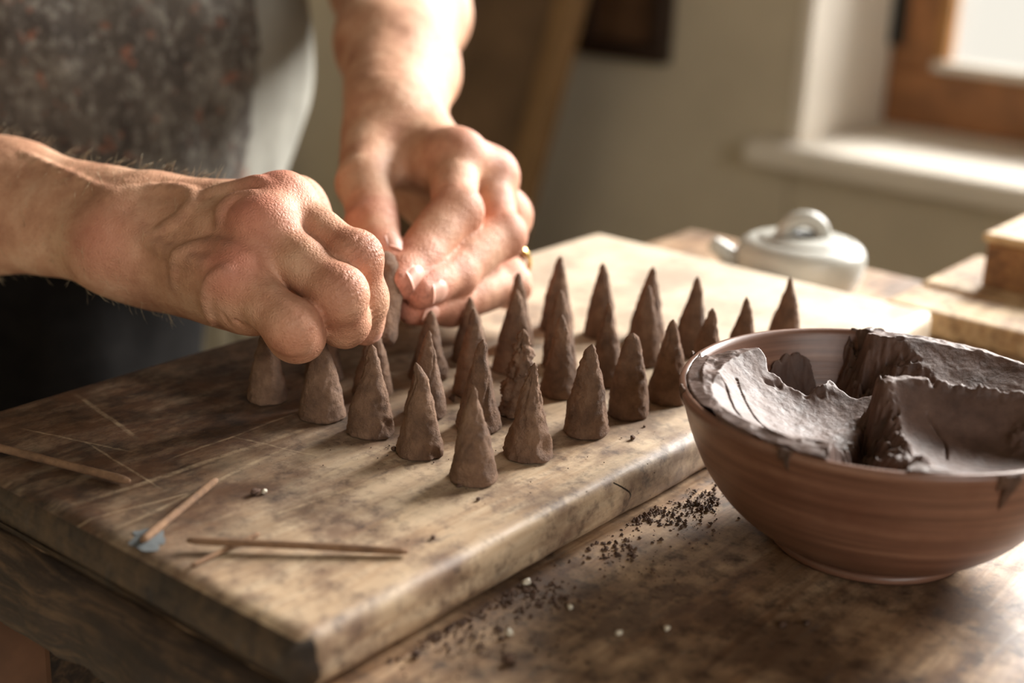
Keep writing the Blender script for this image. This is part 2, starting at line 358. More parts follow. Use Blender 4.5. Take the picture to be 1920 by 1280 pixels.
for i in range(2):
    a0, a1 = 0.030+i*0.13, 0.030+(i+1)*0.13-0.003
    quad_slab('plank', [e0-e0+dv_*a0, dv_*a1, e1-e0+dv_*a1, e1-e0+dv_*a0], 0.02, M['leaning_wood'], lean)
quad_slab('edge_batten', [dv_*0-np.array([.008, 0, 0]), dv_*0.032-np.array([.008, 0, 0]), e1-e0+dv_*0.032-np.array([.008, 0, 0]), e1-e0-np.array([.008, 0, 0])], 0.03, M['leaning_edge'], lean)

# white column radiator low on the window wall, seen under the hand
rad = empty('radiator', (XW-0.09, 1.55, 0)); tag(rad, 'white column radiator in the background under the wrist', 'radiator')
def rounded_column(x, y, z0, z1, r):
    P = [(x, y, z0+r*(1-math.cos(t))) for t in np.linspace(0, math.pi/2, 5)]+[(x, y, z1-r*(1-math.cos(t))) for t in np.linspace(math.pi/2, 0, 5)]
    R = [r*math.sin(t)+0.0008 for t in np.linspace(0, math.pi/2, 5)]+[r*math.sin(t)+0.0008 for t in np.linspace(math.pi/2, 0, 5)]
    return tube(P, R, 12)
for i in range(6):
    for dx in (-0.008,):
        v_, f_ = rounded_column(dx, -0.16+i*0.0624, 0.10, 0.72, 0.0165); mesh_obj('column', v_, f_, M['pale_enamel'], rad)
for z_ in (0.15, 0.67):
    v_, f_ = tube([(-0.008, -0.18, z_), (-0.008, 0.17, z_)], 0.016, 12); mesh_obj('header_pipe', v_, f_, M['pale_enamel'], rad)
for yy_ in (-0.16, 0.152):
    mesh_obj('foot', *tube([(-0.008, yy_, 0.0), (-0.008, yy_, 0.14)], 0.013, 10), M['pale_enamel'], rad)

# ------------------------------------------------------------------ workbench
def slab_grid(x0, x1, y0, y1, z0, z1, rnd, nx, ny, edge=None):
    """rounded slab: closed cross-section rings; edge(P) displaces the points"""
    xs = np.concatenate([[x0, x0+rnd*0.3, x0+rnd], np.linspace(x0+rnd, x1-rnd, nx)[1:-1], [x1-rnd, x1-rnd*0.3, x1]])
    ring = []
    for cy, cz, a0 in ((y1-rnd, z1-rnd, 0), (y0+rnd, z1-rnd, 90), (y0+rnd, z0+rnd, 180), (y1-rnd, z0+rnd, 270)):
        for k in range(5):
            a = math.radians(a0+k*22.5); ring.append((cy+rnd*math.cos(a), cz+rnd*math.sin(a)))
        if a0 == 0:
            for t in np.linspace(0, 1, ny+2)[1:-1]: ring.append((cy+(y0+rnd-cy)*t, z1))
        if a0 == 180:
            for t in np.linspace(0, 1, 8)[1:-1]: ring.append((cy+(y1-rnd-cy)*t, z0))
        if a0 in (90, 270):
            for t in (0.33, 0.66): ring.append((y0 if a0 == 90 else y1, (z1-rnd)+(z0-z1+2*rnd)*t if a0 == 90 else (z0+rnd)+(z1-z0-2*rnd)*t))
    ring = np.array(ring); n = len(ring); cy, cz = (y0+y1)/2, (z0+z1)/2
    V = []
    for x in xs:
        d = min(x-x0, x1-x); ins = rnd*(1-math.sqrt(max(0, 1-(1-min(d, rnd)/rnd)**2)))
        q = ring.copy()
        q[:, 0] = np.clip(q[:, 0], y0+ins, y1-ins); q[:, 1] = np.clip(q[:, 1], z0+ins, z1-ins)
        V += [(x, a, c) for a, c in q]
    V = np.array(V); k = len(xs)
    if edge is not None: V = edge(V)
    F = [(i*n+j, (i+1)*n+j, (i+1)*n+(j+1) % n, i*n+(j+1) % n) for i in range(k-1) for j in range(n)]
    F += [tuple(range(n)), tuple((k-1)*n+j for j in range(n))[::-1]]
    return V, F
TT = ZB-0.02; TB = TT-0.034
bench = empty('workbench', (0.3, -0.2, 0)); tag(bench, 'rough streaky wooden workbench under the cutting board and bowl', 'table')
def rough_edge(V):
    m = sstep(0.012, 0.0, V[:, 0]); top = sstep(TT-0.001, TT-0.006, V[:, 2])
    V = V.copy(); n = fbm(V, 45, 4, 3)
    V[:, 0] += m*top*(0.004+0.002*np.abs(n)); V[:, 2] -= m*top*np.clip(noise3(V, 30, 5), 0, 1)*0.004; return V
V, F = slab_grid(0.002, 0.56, -0.75, 0.222, TB, TT, 0.004, 90, 160, rough_edge)
V[:, 2] += np.where(V[:, 2] > TT-0.002, 0.0004*noise3(V*np.array([1, 6, 1]), 20, 2), 0)
mesh_obj('table_top', V-np.array([0.3, -0.2, 0]), F, M['table_wood'], bench)
v_, f_ = [], []
xs = np.linspace(-0.74, 0.217, 200)          # bark strip along the sawn end
ring = [(0.003, -0.0005), (-0.0025, -0.0025), (-0.006, -0.007), (-0.007, -0.016), (-0.006, -0.026), (-0.001, -0.035), (0.012, -0.033), (0.012, -0.002)]
for y in xs:
    for (dx, dz) in ring: v_.append((dx, y, TT+dz))
v_ = np.array(v_); k_ = len(ring); nn = fbm(v_, 55, 5, 9)
v_[:, 0] += np.where(v_[:, 0] < 0, 0.0028*nn, 0); v_[:, 2] += np.where(v_[:, 2] < TT-0.01, 0.004*noise3(v_, 26, 4), 0)
f_ = [(i*k_+j, i*k_+(j+1) % k_, (i+1)*k_+(j+1) % k_, (i+1)*k_+j) for i in range(len(xs)-1) for j in range(k_)]+[tuple(range(k_))[::-1], tuple((len(xs)-1)*k_+j for j in range(k_))]
mesh_obj('bark_edge', v_-np.array([0.3, -0.2, 0]), f_, M['bark_edge'], bench)
for lx, ly in ((0.004, 0.180), (0.50, 0.180), (0.004, -0.70), (0.50, -0.70)):
    boxes('leg', [(lx-0.3, lx-0.3+0.030, ly+0.2, ly+0.2+0.038, 0, TB+0.003)], M['leg_wood'], bench, 0.004)
boxes('apron_rail', [(0.034-0.3, 0.50-0.3, 0.188+0.2, 0.208+0.2, TB-0.07, TB+0.002)], M['bark_edge'], bench, 0.003)
boxes('apron_rail', [(0.034-0.3, 0.50-0.3, -0.69+0.2, -0.665+0.2, TB-0.07, TB+0.002)], M['bark_edge'], bench, 0.003)

# ------------------------------------------------------------------ cutting board
BW, BL = 0.2164, 0.4434
board = empty('cutting_board', (BL/2, BW/2, TT)); tag(board, 'thick worn wooden board carrying the rows of clay cones', 'board')
def board_edge(V):
    V = V.copy(); low = V[:, 2] < ZB-0.003
    V[:, 0] += np.where((V[:, 0] < 0.01) & low, 0.0012*fbm(V, 80, 4, 21), 0)
    V[:, 1] += np.where((V[:, 1] < 0.01) & low, 0.0010*fbm(V*np.array([0.3, 1, 1]), 90, 4, 22), 0)
    # sawn joint near the far end of the short side
    g = np.exp(-((V[:, 1]-0.158)/0.0016)**2)*(V[:, 0] < 0.004); V[:, 0] += 0.0022*g
    V[:, 2] += np.where(V[:, 2] > ZB-0.0005, 0.0003*noise3(V, 26, 6)-0.0003, 0)
    # worn corner nearest the camera and rounded outline
    for cx_, cy_ in ((0, 0), (BL, 0), (0, BW), (BL, BW)):
        r = 0.010; ox, oy = abs(V[:, 0]-cx_), abs(V[:, 1]-cy_); m = (ox < r) & (oy < r)
        dx, dy = r-ox, r-oy; q = np.hypot(dx, dy); s_ = np.where(q > r, r/np.maximum(q, 1e-9), 1)
        V[:, 0] = np.where(m, cx_+np.sign(V[:, 0]-cx_+1e-9)*(r-dx*s_), V[:, 0]); V[:, 1] = np.where(m, cy_+np.sign(V[:, 1]-cy_+1e-9)*(r-dy*s_), V[:, 1])
    return V
V, F = slab_grid(0, BL, 0, BW, TT, ZB, 0.0062, 150, 110, board_edge)
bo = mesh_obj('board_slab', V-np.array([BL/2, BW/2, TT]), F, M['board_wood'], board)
bo.data.materials.append(M['board_side']); BT = 0.02
for p_ in bo.data.polygons:
    if abs(p_.normal.z) < 0.85 and p_.center.x < -BL/2+0.0062: p_.material_index = 1
# the split at the edge
plain('split', lin(36, 26, 20), 0.9); plain('blue_paint', lin(98, 104, 106), 0.7, 0.2, 120)
def ribbon(name, pts, wd, m, z=0.00035, parent=board):
    P = np.array([onz(*p, 0) for p in pts]); P = spline(P, 24); T = np.gradient(P, axis=0); N = np.stack([-T[:, 1], T[:, 0]], 1); N /= np.linalg.norm(N, axis=1)[:, None]
    k = len(P); wv_ = wd*np.sin(np.linspace(0.15, math.pi-0.15, k))[:, None]*(0.7+0.5*RNG.random((k, 1)))
    lo = P.copy(); lo[:, :2] -= N*wv_/2; hi = P.copy(); hi[:, :2] += N*wv_/2
    lo[:, 2] = hi[:, 2] = ZB-0.0002; mid = P.copy(); mid[:, 2] = ZB+z
    V = np.vstack([lo, mid, hi])-np.array([BL/2, BW/2, TT])
    F = [(i, i+1, k+i+1, k+i) for i in range(k-1)]+[(k+i, k+i+1, 2*k+i+1, 2*k+i) for i in range(k-1)]
    return mesh_obj(name, V, F, m, parent)
ribbon('split', [(1150, 905), (1168, 914), (1182, 925), (1178, 940)], 0.0006, M['split'])
# dab of blue-grey paint under the end of a stick
c_ = onz(278, 1012, 0); n_ = 40; a_ = np.linspace(0, 2*np.pi, n_, endpoint=False); V = [c_+np.array([0, 0, 0.0007])]
for t_ in a_:
    rr = 0.0070*(1+0.25*math.sin(2*t_+0.5)+0.10*math.sin(5*t_)+0.06*math.sin(9*t_)); V.append(c_+np.array([rr*math.cos(t_)*0.8, rr*math.sin(t_)*1.1, 0.0002]))
mesh_obj('paint_dab', np.array(V)-np.array([BL/2, BW/2, TT]), [(0, 1+i, 1+(i+1) % n_) for i in range(n_)], M['blue_paint'], board)

# ------------------------------------------------------------------ incense cones
def make_cone(x, y, H, R, lean=(0, 0), bend=(0, 0), rough=1.0, seed=0, gouge=None, tip=0.0011, blunt=0.0, nick=False):
    n, k = 56, 44
    t = np.concatenate([[0, 0, 0.008, 0.02], np.linspace(0.04, 1, k-4)])
    rr = R*(1-t)**(0.96+blunt)*(1+0.06*np.sin(np.pi*np.minimum(t*1.05, 1)))+tip*np.sqrt(t)
    rr[0] = 0; rr[1] = R*0.93; rr[2] = R*0.985; rr[-1] = 0.0002; rr[-2] = tip*0.85
    a = np.linspace(0, 2*np.pi, n, endpoint=False)
    tt = np.repeat(t, n); A = np.tile(a, k); r0 = np.repeat(rr, n)
    ox = lean[0]*tt+bend[0]*np.clip(tt-0.82, 0, 1)/0.18; oy = lean[1]*tt+bend[1]*np.clip(tt-0.82, 0, 1)/0.18
    P = np.stack([r0*np.cos(A), r0*np.sin(A), tt*H], 1)
    q = P+np.array([seed*0.37, seed*0.11, seed*0.23])
    d = 0.00055*fbm(q, 110, 3, seed)+0.00022*rough*fbm(q, 520, 4, seed+5, 0.7)*1.4+0.0006*noise3(q*np.array([1, 1, 0.25]), 120, seed+9)
    if rough > 2: d += 0.0009*np.abs(fbm(q, 260, 3, seed+3))
    if gouge is not None:
        for (ga, gt, gs, gd) in gouge:
            da = np.angle(np.exp(1j*(A-ga)))*R*(1-gt*0.8); dz = (tt-gt)*H; q2 = (da/gs)**2+(dz/(gs*1.15))**2
            d += -gd*np.exp(-q2)+0.45*gd*np.exp(-((np.sqrt(q2)-1.5)/0.4)**2)
    cr = seed*1.7 % 6.28        # hairline crack winding down the side
    da = np.angle(np.exp(1j*(A-cr-0.5*np.sin(tt*4+seed)-tt*0.8))); d -= 0.0006*np.exp(-(da/0.09)**2)*(tt < 0.86)*(tt > 0.25)
    d = d*np.clip(r0/0.002, 0.15, 1)
    P[:, 0] += d*np.cos(A); P[:, 1] += d*np.sin(A)
    P[:, 0] += ox; P[:, 1] += oy
    if nick: P[:, 2] -= np.where(tt > 0.93, (np.cos(A-1)*0.0008), 0)
    P[:, 2] = np.maximum(P[:, 2], 0.0)
    F = np.stack([(np.arange(k-1)[:, None]*n+np.arange(n)).ravel(), (np.arange(k-1)[:, None]*n+(np.arange(n)+1) % n).ravel(), (np.arange(1, k)[:, None]*n+(np.arange(n)+1) % n).ravel(), (np.arange(1, k)[:, None]*n+np.arange(n)).ravel()], 1)
    o = mesh_obj('incense_cone', P, F, M['cone_clay']); o.location = (x, y, ZB)
    return o
CA = math.atan2(CAM[1]-0.06, CAM[0]-0.15)      # bearing of the camera from the cones
ords = ['first', 'second', 'third', 'fourth', 'fifth', 'sixth', 'seventh', 'eighth']
rows = {
 'row nearest the bowl': [(119, 38), (150, 37), (183, 34), (210, 33), (236, 31), (260, 28), (289, 27), (322, 24)],
 'second row from the bowl': [(122, 67), (157, 68), (181, 66), (209, 67), (234, 62), (267, 64), (293, 56)],
 'third row from the bowl': [(124, 94), (153, 92), (184, 94), (218, 100), (236, 88), (284, 100), (294, 81)],
 'fourth row from the bowl': [(122, 119), (155, 123), (185, 120), (214, 121), (243, 118), (276, 120)],
 'row nearest the dark apron': [(119, 148), (152, 149)]}
special = {
 (119, 38): (dict(H=.0360, R=.0090, bend=(-.0012, -.0012), gouge=[], nick=True, lean=(-.0012, 0)), 'foremost brown clay cone with a hooked tip, closest to the board\'s near corner'),
 (122, 67): (dict(H=.0362, R=.0086, bend=(-.0014, .0012), gouge=[(CA+0.9, .06, .0018, .0012)]), 'cracked clay cone with a tip bent left, just left of the foremost cone'),
 (124, 94): (dict(H=.0358, R=.0088, gouge=[(CA+0.95, .13, .0022, .0016), (CA+0.6, .08, .0017, .0012), (CA+0.75, .2, .0012, .0007)]), 'clay cone with a hollow dent low on its right side, below the fingertips'),
 (150, 37): (dict(H=.0366, R=.0091, blunt=.0, gouge=[(CA+0.8, .16, .003, .002)], bend=(.0008, -.0004), rough=1.8), 'dark clay cone with a torn patch at its lower right, right of the foremost cone'),
 (183, 34): (dict(H=.0365, R=.0084, blunt=-.12, bend=(.0006, .0002), rough=1.6, tip=.0014), 'stout clay cone with a small nipple tip, standing alone left of the bowl'),
 (181, 66): (dict(H=.0355, R=.0082, rough=4.0), 'clay cone with a crumbly ragged side in the middle of the board'),
 (210, 33): (dict(H=.0350, R=.0080, blunt=-.16, tip=.0016), 'clay cone with a blunt bullet-shaped tip, second from the bowl rim'),
 (236, 31): (dict(H=.0352, R=.0088), 'clay cone whose base is cut off by the bowl\'s left rim'),
 (322, 24): (dict(H=.0372, R=.0090, tip=.0008), 'farthest sharp clay cone, rightmost, rising behind the bowl rim'),
 (119, 148): (dict(H=.0345, R=.0082, blunt=-.05), 'shadowed clay cone at the far left, under the heel of the hand'),
 (122, 119): (dict(H=.0320, R=.0090, blunt=-.08), 'clay cone under the curled little finger, its tip touching the finger')}
i = 0
for rn, pts in rows.items():
    for j, p in enumerate(pts):
        i += 1
        if p in special: kw, lab = special[p]
        else:
            kw = dict(H=.036+random.uniform(-.0012, .0012), R=.0085+random.uniform(-.0005, .0005), lean=(random.uniform(-.001, .001), random.uniform(-.001, .001)), bend=(random.uniform(-.0006, .0006), random.uniform(-.0006, .0006)), blunt=random.uniform(-.04, .06), tip=random.uniform(.0006, .0011))
            if p in ((185, 120), (214, 121)): kw['H'] = .0295
            if p == (155, 123): kw['H'] = .031
            lab = f'brown clay cone, {ords[j]} from the near end of the {rn}'
        o = make_cone(p[0]/1000, p[1]/1000, seed=i, **kw); tag(o, lab, 'incense cone', 'incense cones drying on the board'); o.rotation_euler.z = 0

# ------------------------------------------------------------------ terracotta bowl and its clay
BC = np.array([0.213, -0.0735, TT]); RIMZ = 0.0575; RR = 0.0725
bowl = empty('clay_bowl', BC); tag(bowl, 'wide terracotta bowl smeared with wet brown clay', 'bowl')
outer = [(0, .0015), (.026, .0015), (.031, .0), (.034, .0004), (.0348, .003), (.036, .0045), (.044, .0085), (.0535, .0165), (.0615, .0275), (.0672, .040), (.0706, .0505), (.0722, .0545), (.0725, .0565), (.0718, .0578), (.0702, .0580), (.0688, .0568)]
inner = [(.0676, .0540), (.0655, .0485), (.062, .038), (.056, .0265), (.047, .0165), (.034, .0095), (.018, .0068), (0, .006)]
prof = np.array(outer+inner)
pr = np.vstack([spline(prof[:5], 10), spline(prof[4:13], 34)[1:], spline(prof[12:], 40)[1:]])
V, F = lathe(pr, 128)
V = V+np.stack([V[:, 0]*0.010*noise3(V, 16, 31), V[:, 1]*0.010*noise3(V, 16, 31), 0.0005*noise3(V, 20, 32)], 1)
mesh_obj('bowl_body', V, F, M['terracotta'], bowl)
mesh_obj('foot_ring', *lathe([(.0335, .0006), (.0352, .0002), (.0362, .0016), (.0358, .0034), (.034, .0042), (.0335, .0006)], 96), M['terracotta'], bowl)
ip = np.array(inner[::-1]); inner_z = lambda r: np.interp(r, ip[:, 0], ip[:, 1])
ah = nrm([RT[0], RT[1], 0])[:2]; bh = nrm([FW[0], FW[1], 0])[:2]
N = 380; g = np.linspace(-0.074, 0.074, N); A, B = np.meshgrid(g, g, indexing='ij'); a, b_ = A.ravel(), B.ravel()
P3 = np.stack([a, b_, 0*a], 1); r = np.hypot(a, b_)
wob = 0.0035*fbm(P3, 70, 4, 41)
def segd(a, b, p, q):                          # signed distance to the line p->q (positive on its left) and the position along it
    d = np.array(q)-np.array(p); L = np.hypot(*d); d = d/L
    return (a-p[0])*-d[1]+(b-p[1])*d[0], ((a-p[0])*d[0]+(b-p[1])*d[1])/L
floor_z = 0.0265+0.003*fbm(P3, 60, 3, 42)
# left scoop, hollowed by a spoon
z1 = 0.0430+7.0*(a+0.015)**2+8.5*(b_+0.010)**2
dl, tl = segd(a, b_, (-0.036, -0.066), (-0.004, 0.003))
back = sstep(0.032, 0.022, b_+0.30*(a+0.03)+wob*1.8)
hf = 0.0016*fbm(P3, 330, 3, 54)
m1 = (sstep(-0.0035, 0.0008, dl+wob*0.25+hf*0.4))*back
z1 = z1-0.0012*np.exp(-((np.hypot(a+0.018, b_+0.008)-0.021)/0.0007)**2)*(a > -0.028)*(b_ < 0)
# right mound with its own scoop
dr, tr = segd(a, b_, (-0.006, 0.003), (0.049, -0.010))
z2 = 0.0465+0.0105*np.exp(-(dr/0.012)**2)+6.0*(a-0.024)**2+7.0*(b_+0.032)**2
m2 = sstep(0.0050, -0.0010, dr+wob*0.6+hf*0.5)*sstep(-0.013, -0.001, a+wob*0.9-0.001-0.12*(b_+0.02)+hf)
pit = sstep(0.0, -0.003, dl)*sstep(0.0015, -0.0015, dr)*0.010
floor_z = floor_z+pit
# right rear mass plastered up to the rim
z3 = 0.0445+5.5*((a-0.026)**2+(b_+0.004)**2)
m3 = sstep(0.006, 0.033, a+0.25*b_+wob*1.8+hf)*sstep(0.003, 0.016, b_+wob+hf)
z = floor_z.copy()
for zz_, mm in ((z1, m1), (z2, m2), (z3, m3)): z = np.maximum(z, floor_z*(1-mm)+zz_*mm)
# ragged crests where the spoon tore the clay
crest = np.exp(-(dl/0.0022)**2)*(tl > 0)*(tl < 1.1)+np.exp(-((dr+0.0005)/0.0018)**2)*(tr > 0)*(tr < 1.0)
crest2 = np.exp(-((a+0.003+wob*0.5)/0.0035)**2)*(b_ < 0.0)*(b_ > -0.055)
z += crest*(0.0008+0.0022*fbm(P3, 260, 4, 44))+crest2*m2*(0.0022+0.0030*fbm(P3, 220, 4, 45))
edge1 = np.exp(-((back-0.5)/0.3)**2)*(dl > 0); z += edge1*(0.001+0.0026*fbm(P3, 220, 4, 46))
edge3 = np.exp(-((m3-0.5)/0.3)**2); z += edge3*(0.0002+0.0014*fbm(P3, 180, 4, 47))
z += m3*0.0004*fbm(P3, 120, 4, 48)+0.00006*fbm(P3, 500, 2, 49)
for (ca, cb, cs, ch) in ((-0.050, 0.036, 0.0050, 0.007), (-0.045, 0.038, 0.004, 0.006), (-0.026, 0.024, 0.006, 0.004), (-0.019, 0.021, 0.005, 0.003), (-0.060, 0.006, 0.0032, 0.004), (0.044, -0.026, 0.006, 0.005), (0.052, -0.020, 0.005, 0.004), (0.024, 0.020, 0.004, 0.002)):
    z += ch*np.exp(-((a-ca)**2+(b_-cb)**2)/cs**2)*(0.75+0.6*fbm(P3, 260, 3, 50))
for pts in ([(-0.052, 0.012), (-0.050, 0.0), (-0.047, -0.012), (-0.040, -0.024)], [(-0.057, 0.004), (-0.056, -0.008), (-0.054, -0.018)], [(0.012, -0.012), (0.016, -0.022), (0.014, -0.032)]):
    Q = spline(np.array([(u, v, 0) for u, v in pts]), 30)      # drying cracks
    dm = np.min(np.hypot(a[:, None]-Q[None, :, 0]-wob[:, None]*0.2, b_[:, None]-Q[None, :, 1]), 1); z -= 0.0012*np.exp(-(dm/0.00045)**2)
z = np.where(r > 0.0655, np.minimum(z, np.interp(r, [0.0655, 0.068, 0.0702, 0.0712], [0.0598, 0.0592, 0.0587, 0.0574])+0.0004*fbm(P3, 160, 3, 51)), z)
for mm, sd_ in ((m1, 55), (m2, 56), (m3, 57)): z += 4*mm*(1-mm)*0.0035*fbm(P3, 170, 4, sd_)
z = np.minimum(z, np.interp(r, [0.045, 0.062], [0.0645, 0.0600])+0.0007*fbm(P3, 170, 3, 53))
iw = inner_z(np.minimum(r, 0.0676)); pm_ = ((a+0.022-0.5*(b_-0.054))/0.0100)**2+((b_-0.054)/0.0080)**2+wob*110
z = np.where(pm_ < 1, np.maximum(z, iw+0.0030*np.sqrt(np.clip(1-pm_, 0, 1))+0.0016*fbm(P3, 260, 4, 58)), z)
iz = inner_z(np.minimum(r, 0.0676)); keep = (z > iz-0.0012) & (r < 0.0708+0.0010*noise3(P3, 120, 52))
z = np.maximum(z, iz-0.0010)
K = keep.reshape(N, N); Vx = a*ah[0]+b_*bh[0]; Vy = a*ah[1]+b_*bh[1]; V = np.stack([Vx, Vy, z], 1)
ii, jj = np.meshgrid(np.arange(N-1), np.arange(N-1), indexing='ij'); q0 = ii*N+jj
ok = K[:-1, :-1] & K[1:, :-1] & K[1:, 1:] & K[:-1, 1:]
F = np.stack([q0, q0+N, q0+N+1, q0+1], -1)[ok]
used = np.unique(F); rm = -np.ones(N*N, int); rm[used] = np.arange(len(used)); V = V[used]; F = rm[F]
cl = mesh_obj('clay_filling', V+BC, F, M['wet_clay'])
tag(cl, 'wet brown incense clay, scooped and torn, inside the terracotta bowl', 'clay')
# smears where clay has run over the rim
for k, (px, py, sz) in enumerate(((1480, 880, .0026), (1840, 902, .0045), (1268, 765, .0026), (1296, 700, .0014))):
    c0 = onz(px, py, 0.030)-BC; ang = math.atan2(c0[1], c0[0]); n1, n2 = 22, 26; V = []
    for u in np.linspace(-1, 1, n1):
        for v in np.linspace(-1, 1, n2):
            th = ang+u*sz/RR; s = (v+1)/2
            zz_ = 0.0585-s*sz*3.0*math.sqrt(max(0, 1-u*u*0.95))*(0.75+0.35*math.sin(u*5+k)); rr = np.interp(zz_, [p[1] for p in outer[3:13]], [p[0] for p in outer[3:13]])
            t_ = 0.0016*math.sqrt(max(0, 1-u*u))*math.sqrt(max(0, 1-v*v))-0.0003
            V.append(((rr+t_)*math.cos(th), (rr+t_)*math.sin(th), zz_+(t_*1.2 if v < -0.5 else 0)))
    V = np.array(V); nz_ = 0.0005*fbm(V, 300, 3, 60+k); V[:, 0] += nz_*math.cos(ang); V[:, 1] += nz_*math.sin(ang)
    mesh_obj('clay_smear', V, [(i*n2+j, i*n2+j+1, (i+1)*n2+j+1, (i+1)*n2+j) for i in range(n1-1) for j in range(n2-1)], M['crumb_clay'], bowl)

# ------------------------------------------------------------------ things at the far end of the bench
pot = empty('lidded_pot', (0.490, 0.104, TT)); tag(pot, 'squat pale grey lidded pot with a looped handle, behind the board', 'pot')
mesh_obj('pot_body', *lathe(spline([(0, .001), (.028, .001), (.033, .003), (.0362, .010), (.0372, .0175), (.0360, .0235), (.031, .0275), (.0245, .0285), (.022, .0285), (.022, .026)], 50), 72), M['grey_ceramic'], pot)
lid = mesh_obj('lid', *lathe(spline([(.0242, .0283), (.0248, .0294), (.022, .0303), (.014, .0311), (.006, .0314), (0, .0314)], 26), 64), M['grey_ceramic'], pot)
arc = [np.array([0.0, 0.0, 0.0290])+0.0115*math.cos(t)*np.array([*ah, 0])+np.array([0, 0, 0.0115*math.sin(t)]) for t in np.linspace(0, math.pi, 20)]
mesh_obj('loop_handle', *tube(arc, 0.0050, 12), M['grey_ceramic'], lid)
mesh_obj('lid_recess', *lathe([(0, .0316), (.005, .0318), (.0065, .0324), (.0055, .0313), (0, .0311)], 30), M['dark_hole'], lid)
sp = [np.array([*( -ah*u+bh*0.004), zz_]) for u, zz_ in ((.031, .012), (.040, .015), (.047, .020), (.052, .023))]
mesh_obj('spout', *tube(spline(sp, 14), np.linspace(.0075, .0042, 14), 14), M['grey_ceramic'], pot)

pl = boxes('wooden_plank', [(0, 0.042, -0.20, 0.0, 0, 0.014)], M['plank_wood'], None, 0.002); pl.location = (0.458, 0.036, TT)
tag(pl, 'pale wooden plank lying on the bench beyond the board\'s right corner', 'plank')
pl2 = boxes('wooden_plank', [(0, 0.082, -0.22, 0.0, 0, 0.012)], M['plank_wood'], None, 0.002); pl2.location = (0.515, 0.040, TT)
tag(pl2, 'wide pale plank under the wooden block at the right edge', 'plank')
bx = empty('wooden_block', (0.532, 0.012, TT+0.012)); tag(bx, 'brown wooden block with a pale top at the right edge', 'block')
boxes('block_body', [(0, 0.065, -0.15, 0, 0, 0.026)], M['box_wood'], bx, 0.002)
boxes('block_top', [(-0.002, 0.067, -0.152, 0.002, 0.026, 0.031)], M['plank_wood'], bx, 0.0015)

# ------------------------------------------------------------------ incense sticks on the board
def stick(p0, p1, lab, rad=0.0014, z0=0.0, z1=0.0, bow=0.0):
    A_ = onz(*p0, rad+z0); B_ = onz(*p1, rad+z1); d = B_-A_; side = nrm([-d[1], d[0], 0]); k = 26
    P = np.array([A_+d*t+side*bow*math.sin(math.pi*t) for t in np.linspace(0, 1, k)])
    R_ = rad*(1+0.10*noise3(P, 200, 70)); R_[0] *= 0.55; R_[-1] *= 0.55
    c0 = (A_+B_)/2; v, f = tube(P-c0, R_, 14); o = mesh_obj('incense_stick', v, f, M['stick_clay']); o.location = c0
    return tag(o, lab, 'incense stick', 'incense sticks lying on the board')
stick((-30, 832), (243, 902), 'incense stick running off the left edge of the picture', 0.0015)
stick((406, 899), (266, 1014), 'short slanting incense stick ending on the blue paint dab', 0.0014)
stick((350, 1013), (765, 1034), 'long incense stick lying across a shorter one near the front', 0.0013, 0.0016, 0.0, 0.0006)
stick((486, 1000), (360, 1060), 'thin short incense stick under the long one', 0.0008)

# ------------------------------------------------------------------ crumbs
def blob(c, s, seed, m, name='clay_crumb'):
    n, k = 12, 8; th = np.linspace(0, np.pi, k); ph = np.linspace(0, 2*np.pi, n, endpoint=False)
    T, Pq = np.meshgrid(th, ph, indexing='ij'); V = np.stack([np.sin(T)*np.cos(Pq), np.sin(T)*np.sin(Pq), np.cos(T)], -1).reshape(-1, 3)
    V = V*(1+0.35*fbm(V+seed, 1.6, 3, seed))[:, None]*np.array(s); V[:, 2] -= V[:, 2].min()
    F = [(i*n+j, (i+1)*n+j, (i+1)*n+(j+1) % n, i*n+(j+1) % n) for i in range(k-1) for j in range(n)]
    o = mesh_obj(name, V, F, m); o.location = c; return o
plain('white_grain', lin(214, 204, 184), 0.5, 0.04)
for k, (px, py, s, m, nm, lab) in enumerate((
  (478, 927, (.0019, .0013, .0011), 'crumb_clay', 'clay_crumb', 'dark clay crumb beside a white grain on the board'),
  (496, 925, (.0012, .0009, .0008), 'white_grain', 'white_grain', 'white grain beside a dark crumb on the board'),
  (1186, 824, (.0011, .0009, .0009), 'crumb_clay', 'clay_crumb', 'lone dark crumb right of the stout cone'),
  (1208, 801, (.0007, .0006, .0005), 'crumb_clay', 'clay_crumb', 'tiny crumb at the foot of the bullet-shaped cone'),
  (738, 845, (.0013, .0010, .0008), 'crumb_clay', 'clay_crumb', 'crumb left of the cracked cone'),
  (848, 752, (.0015, .0012, .0013), 'crumb_clay', 'clay_crumb', 'crumb between the cones behind the foremost cone'),
  (897, 938, (.0009, .0008, .0006), 'crumb_clay', 'clay_crumb', 'crumb on the bare board just in front of the foremost cone'),
  (812, 1010, (.0010, .0008, .0006), 'crumb_clay', 'clay_crumb', 'blurred crumb right of the long stick'),
  (862, 912, (.0016, .0009, .0006), 'crumb_clay', 'clay_crumb', 'flat crumb against the foremost cone\'s foot'))):
    tag(blob(onz(px, py, -0.0002), s, k+3, M[m], nm), lab, 'crumb')
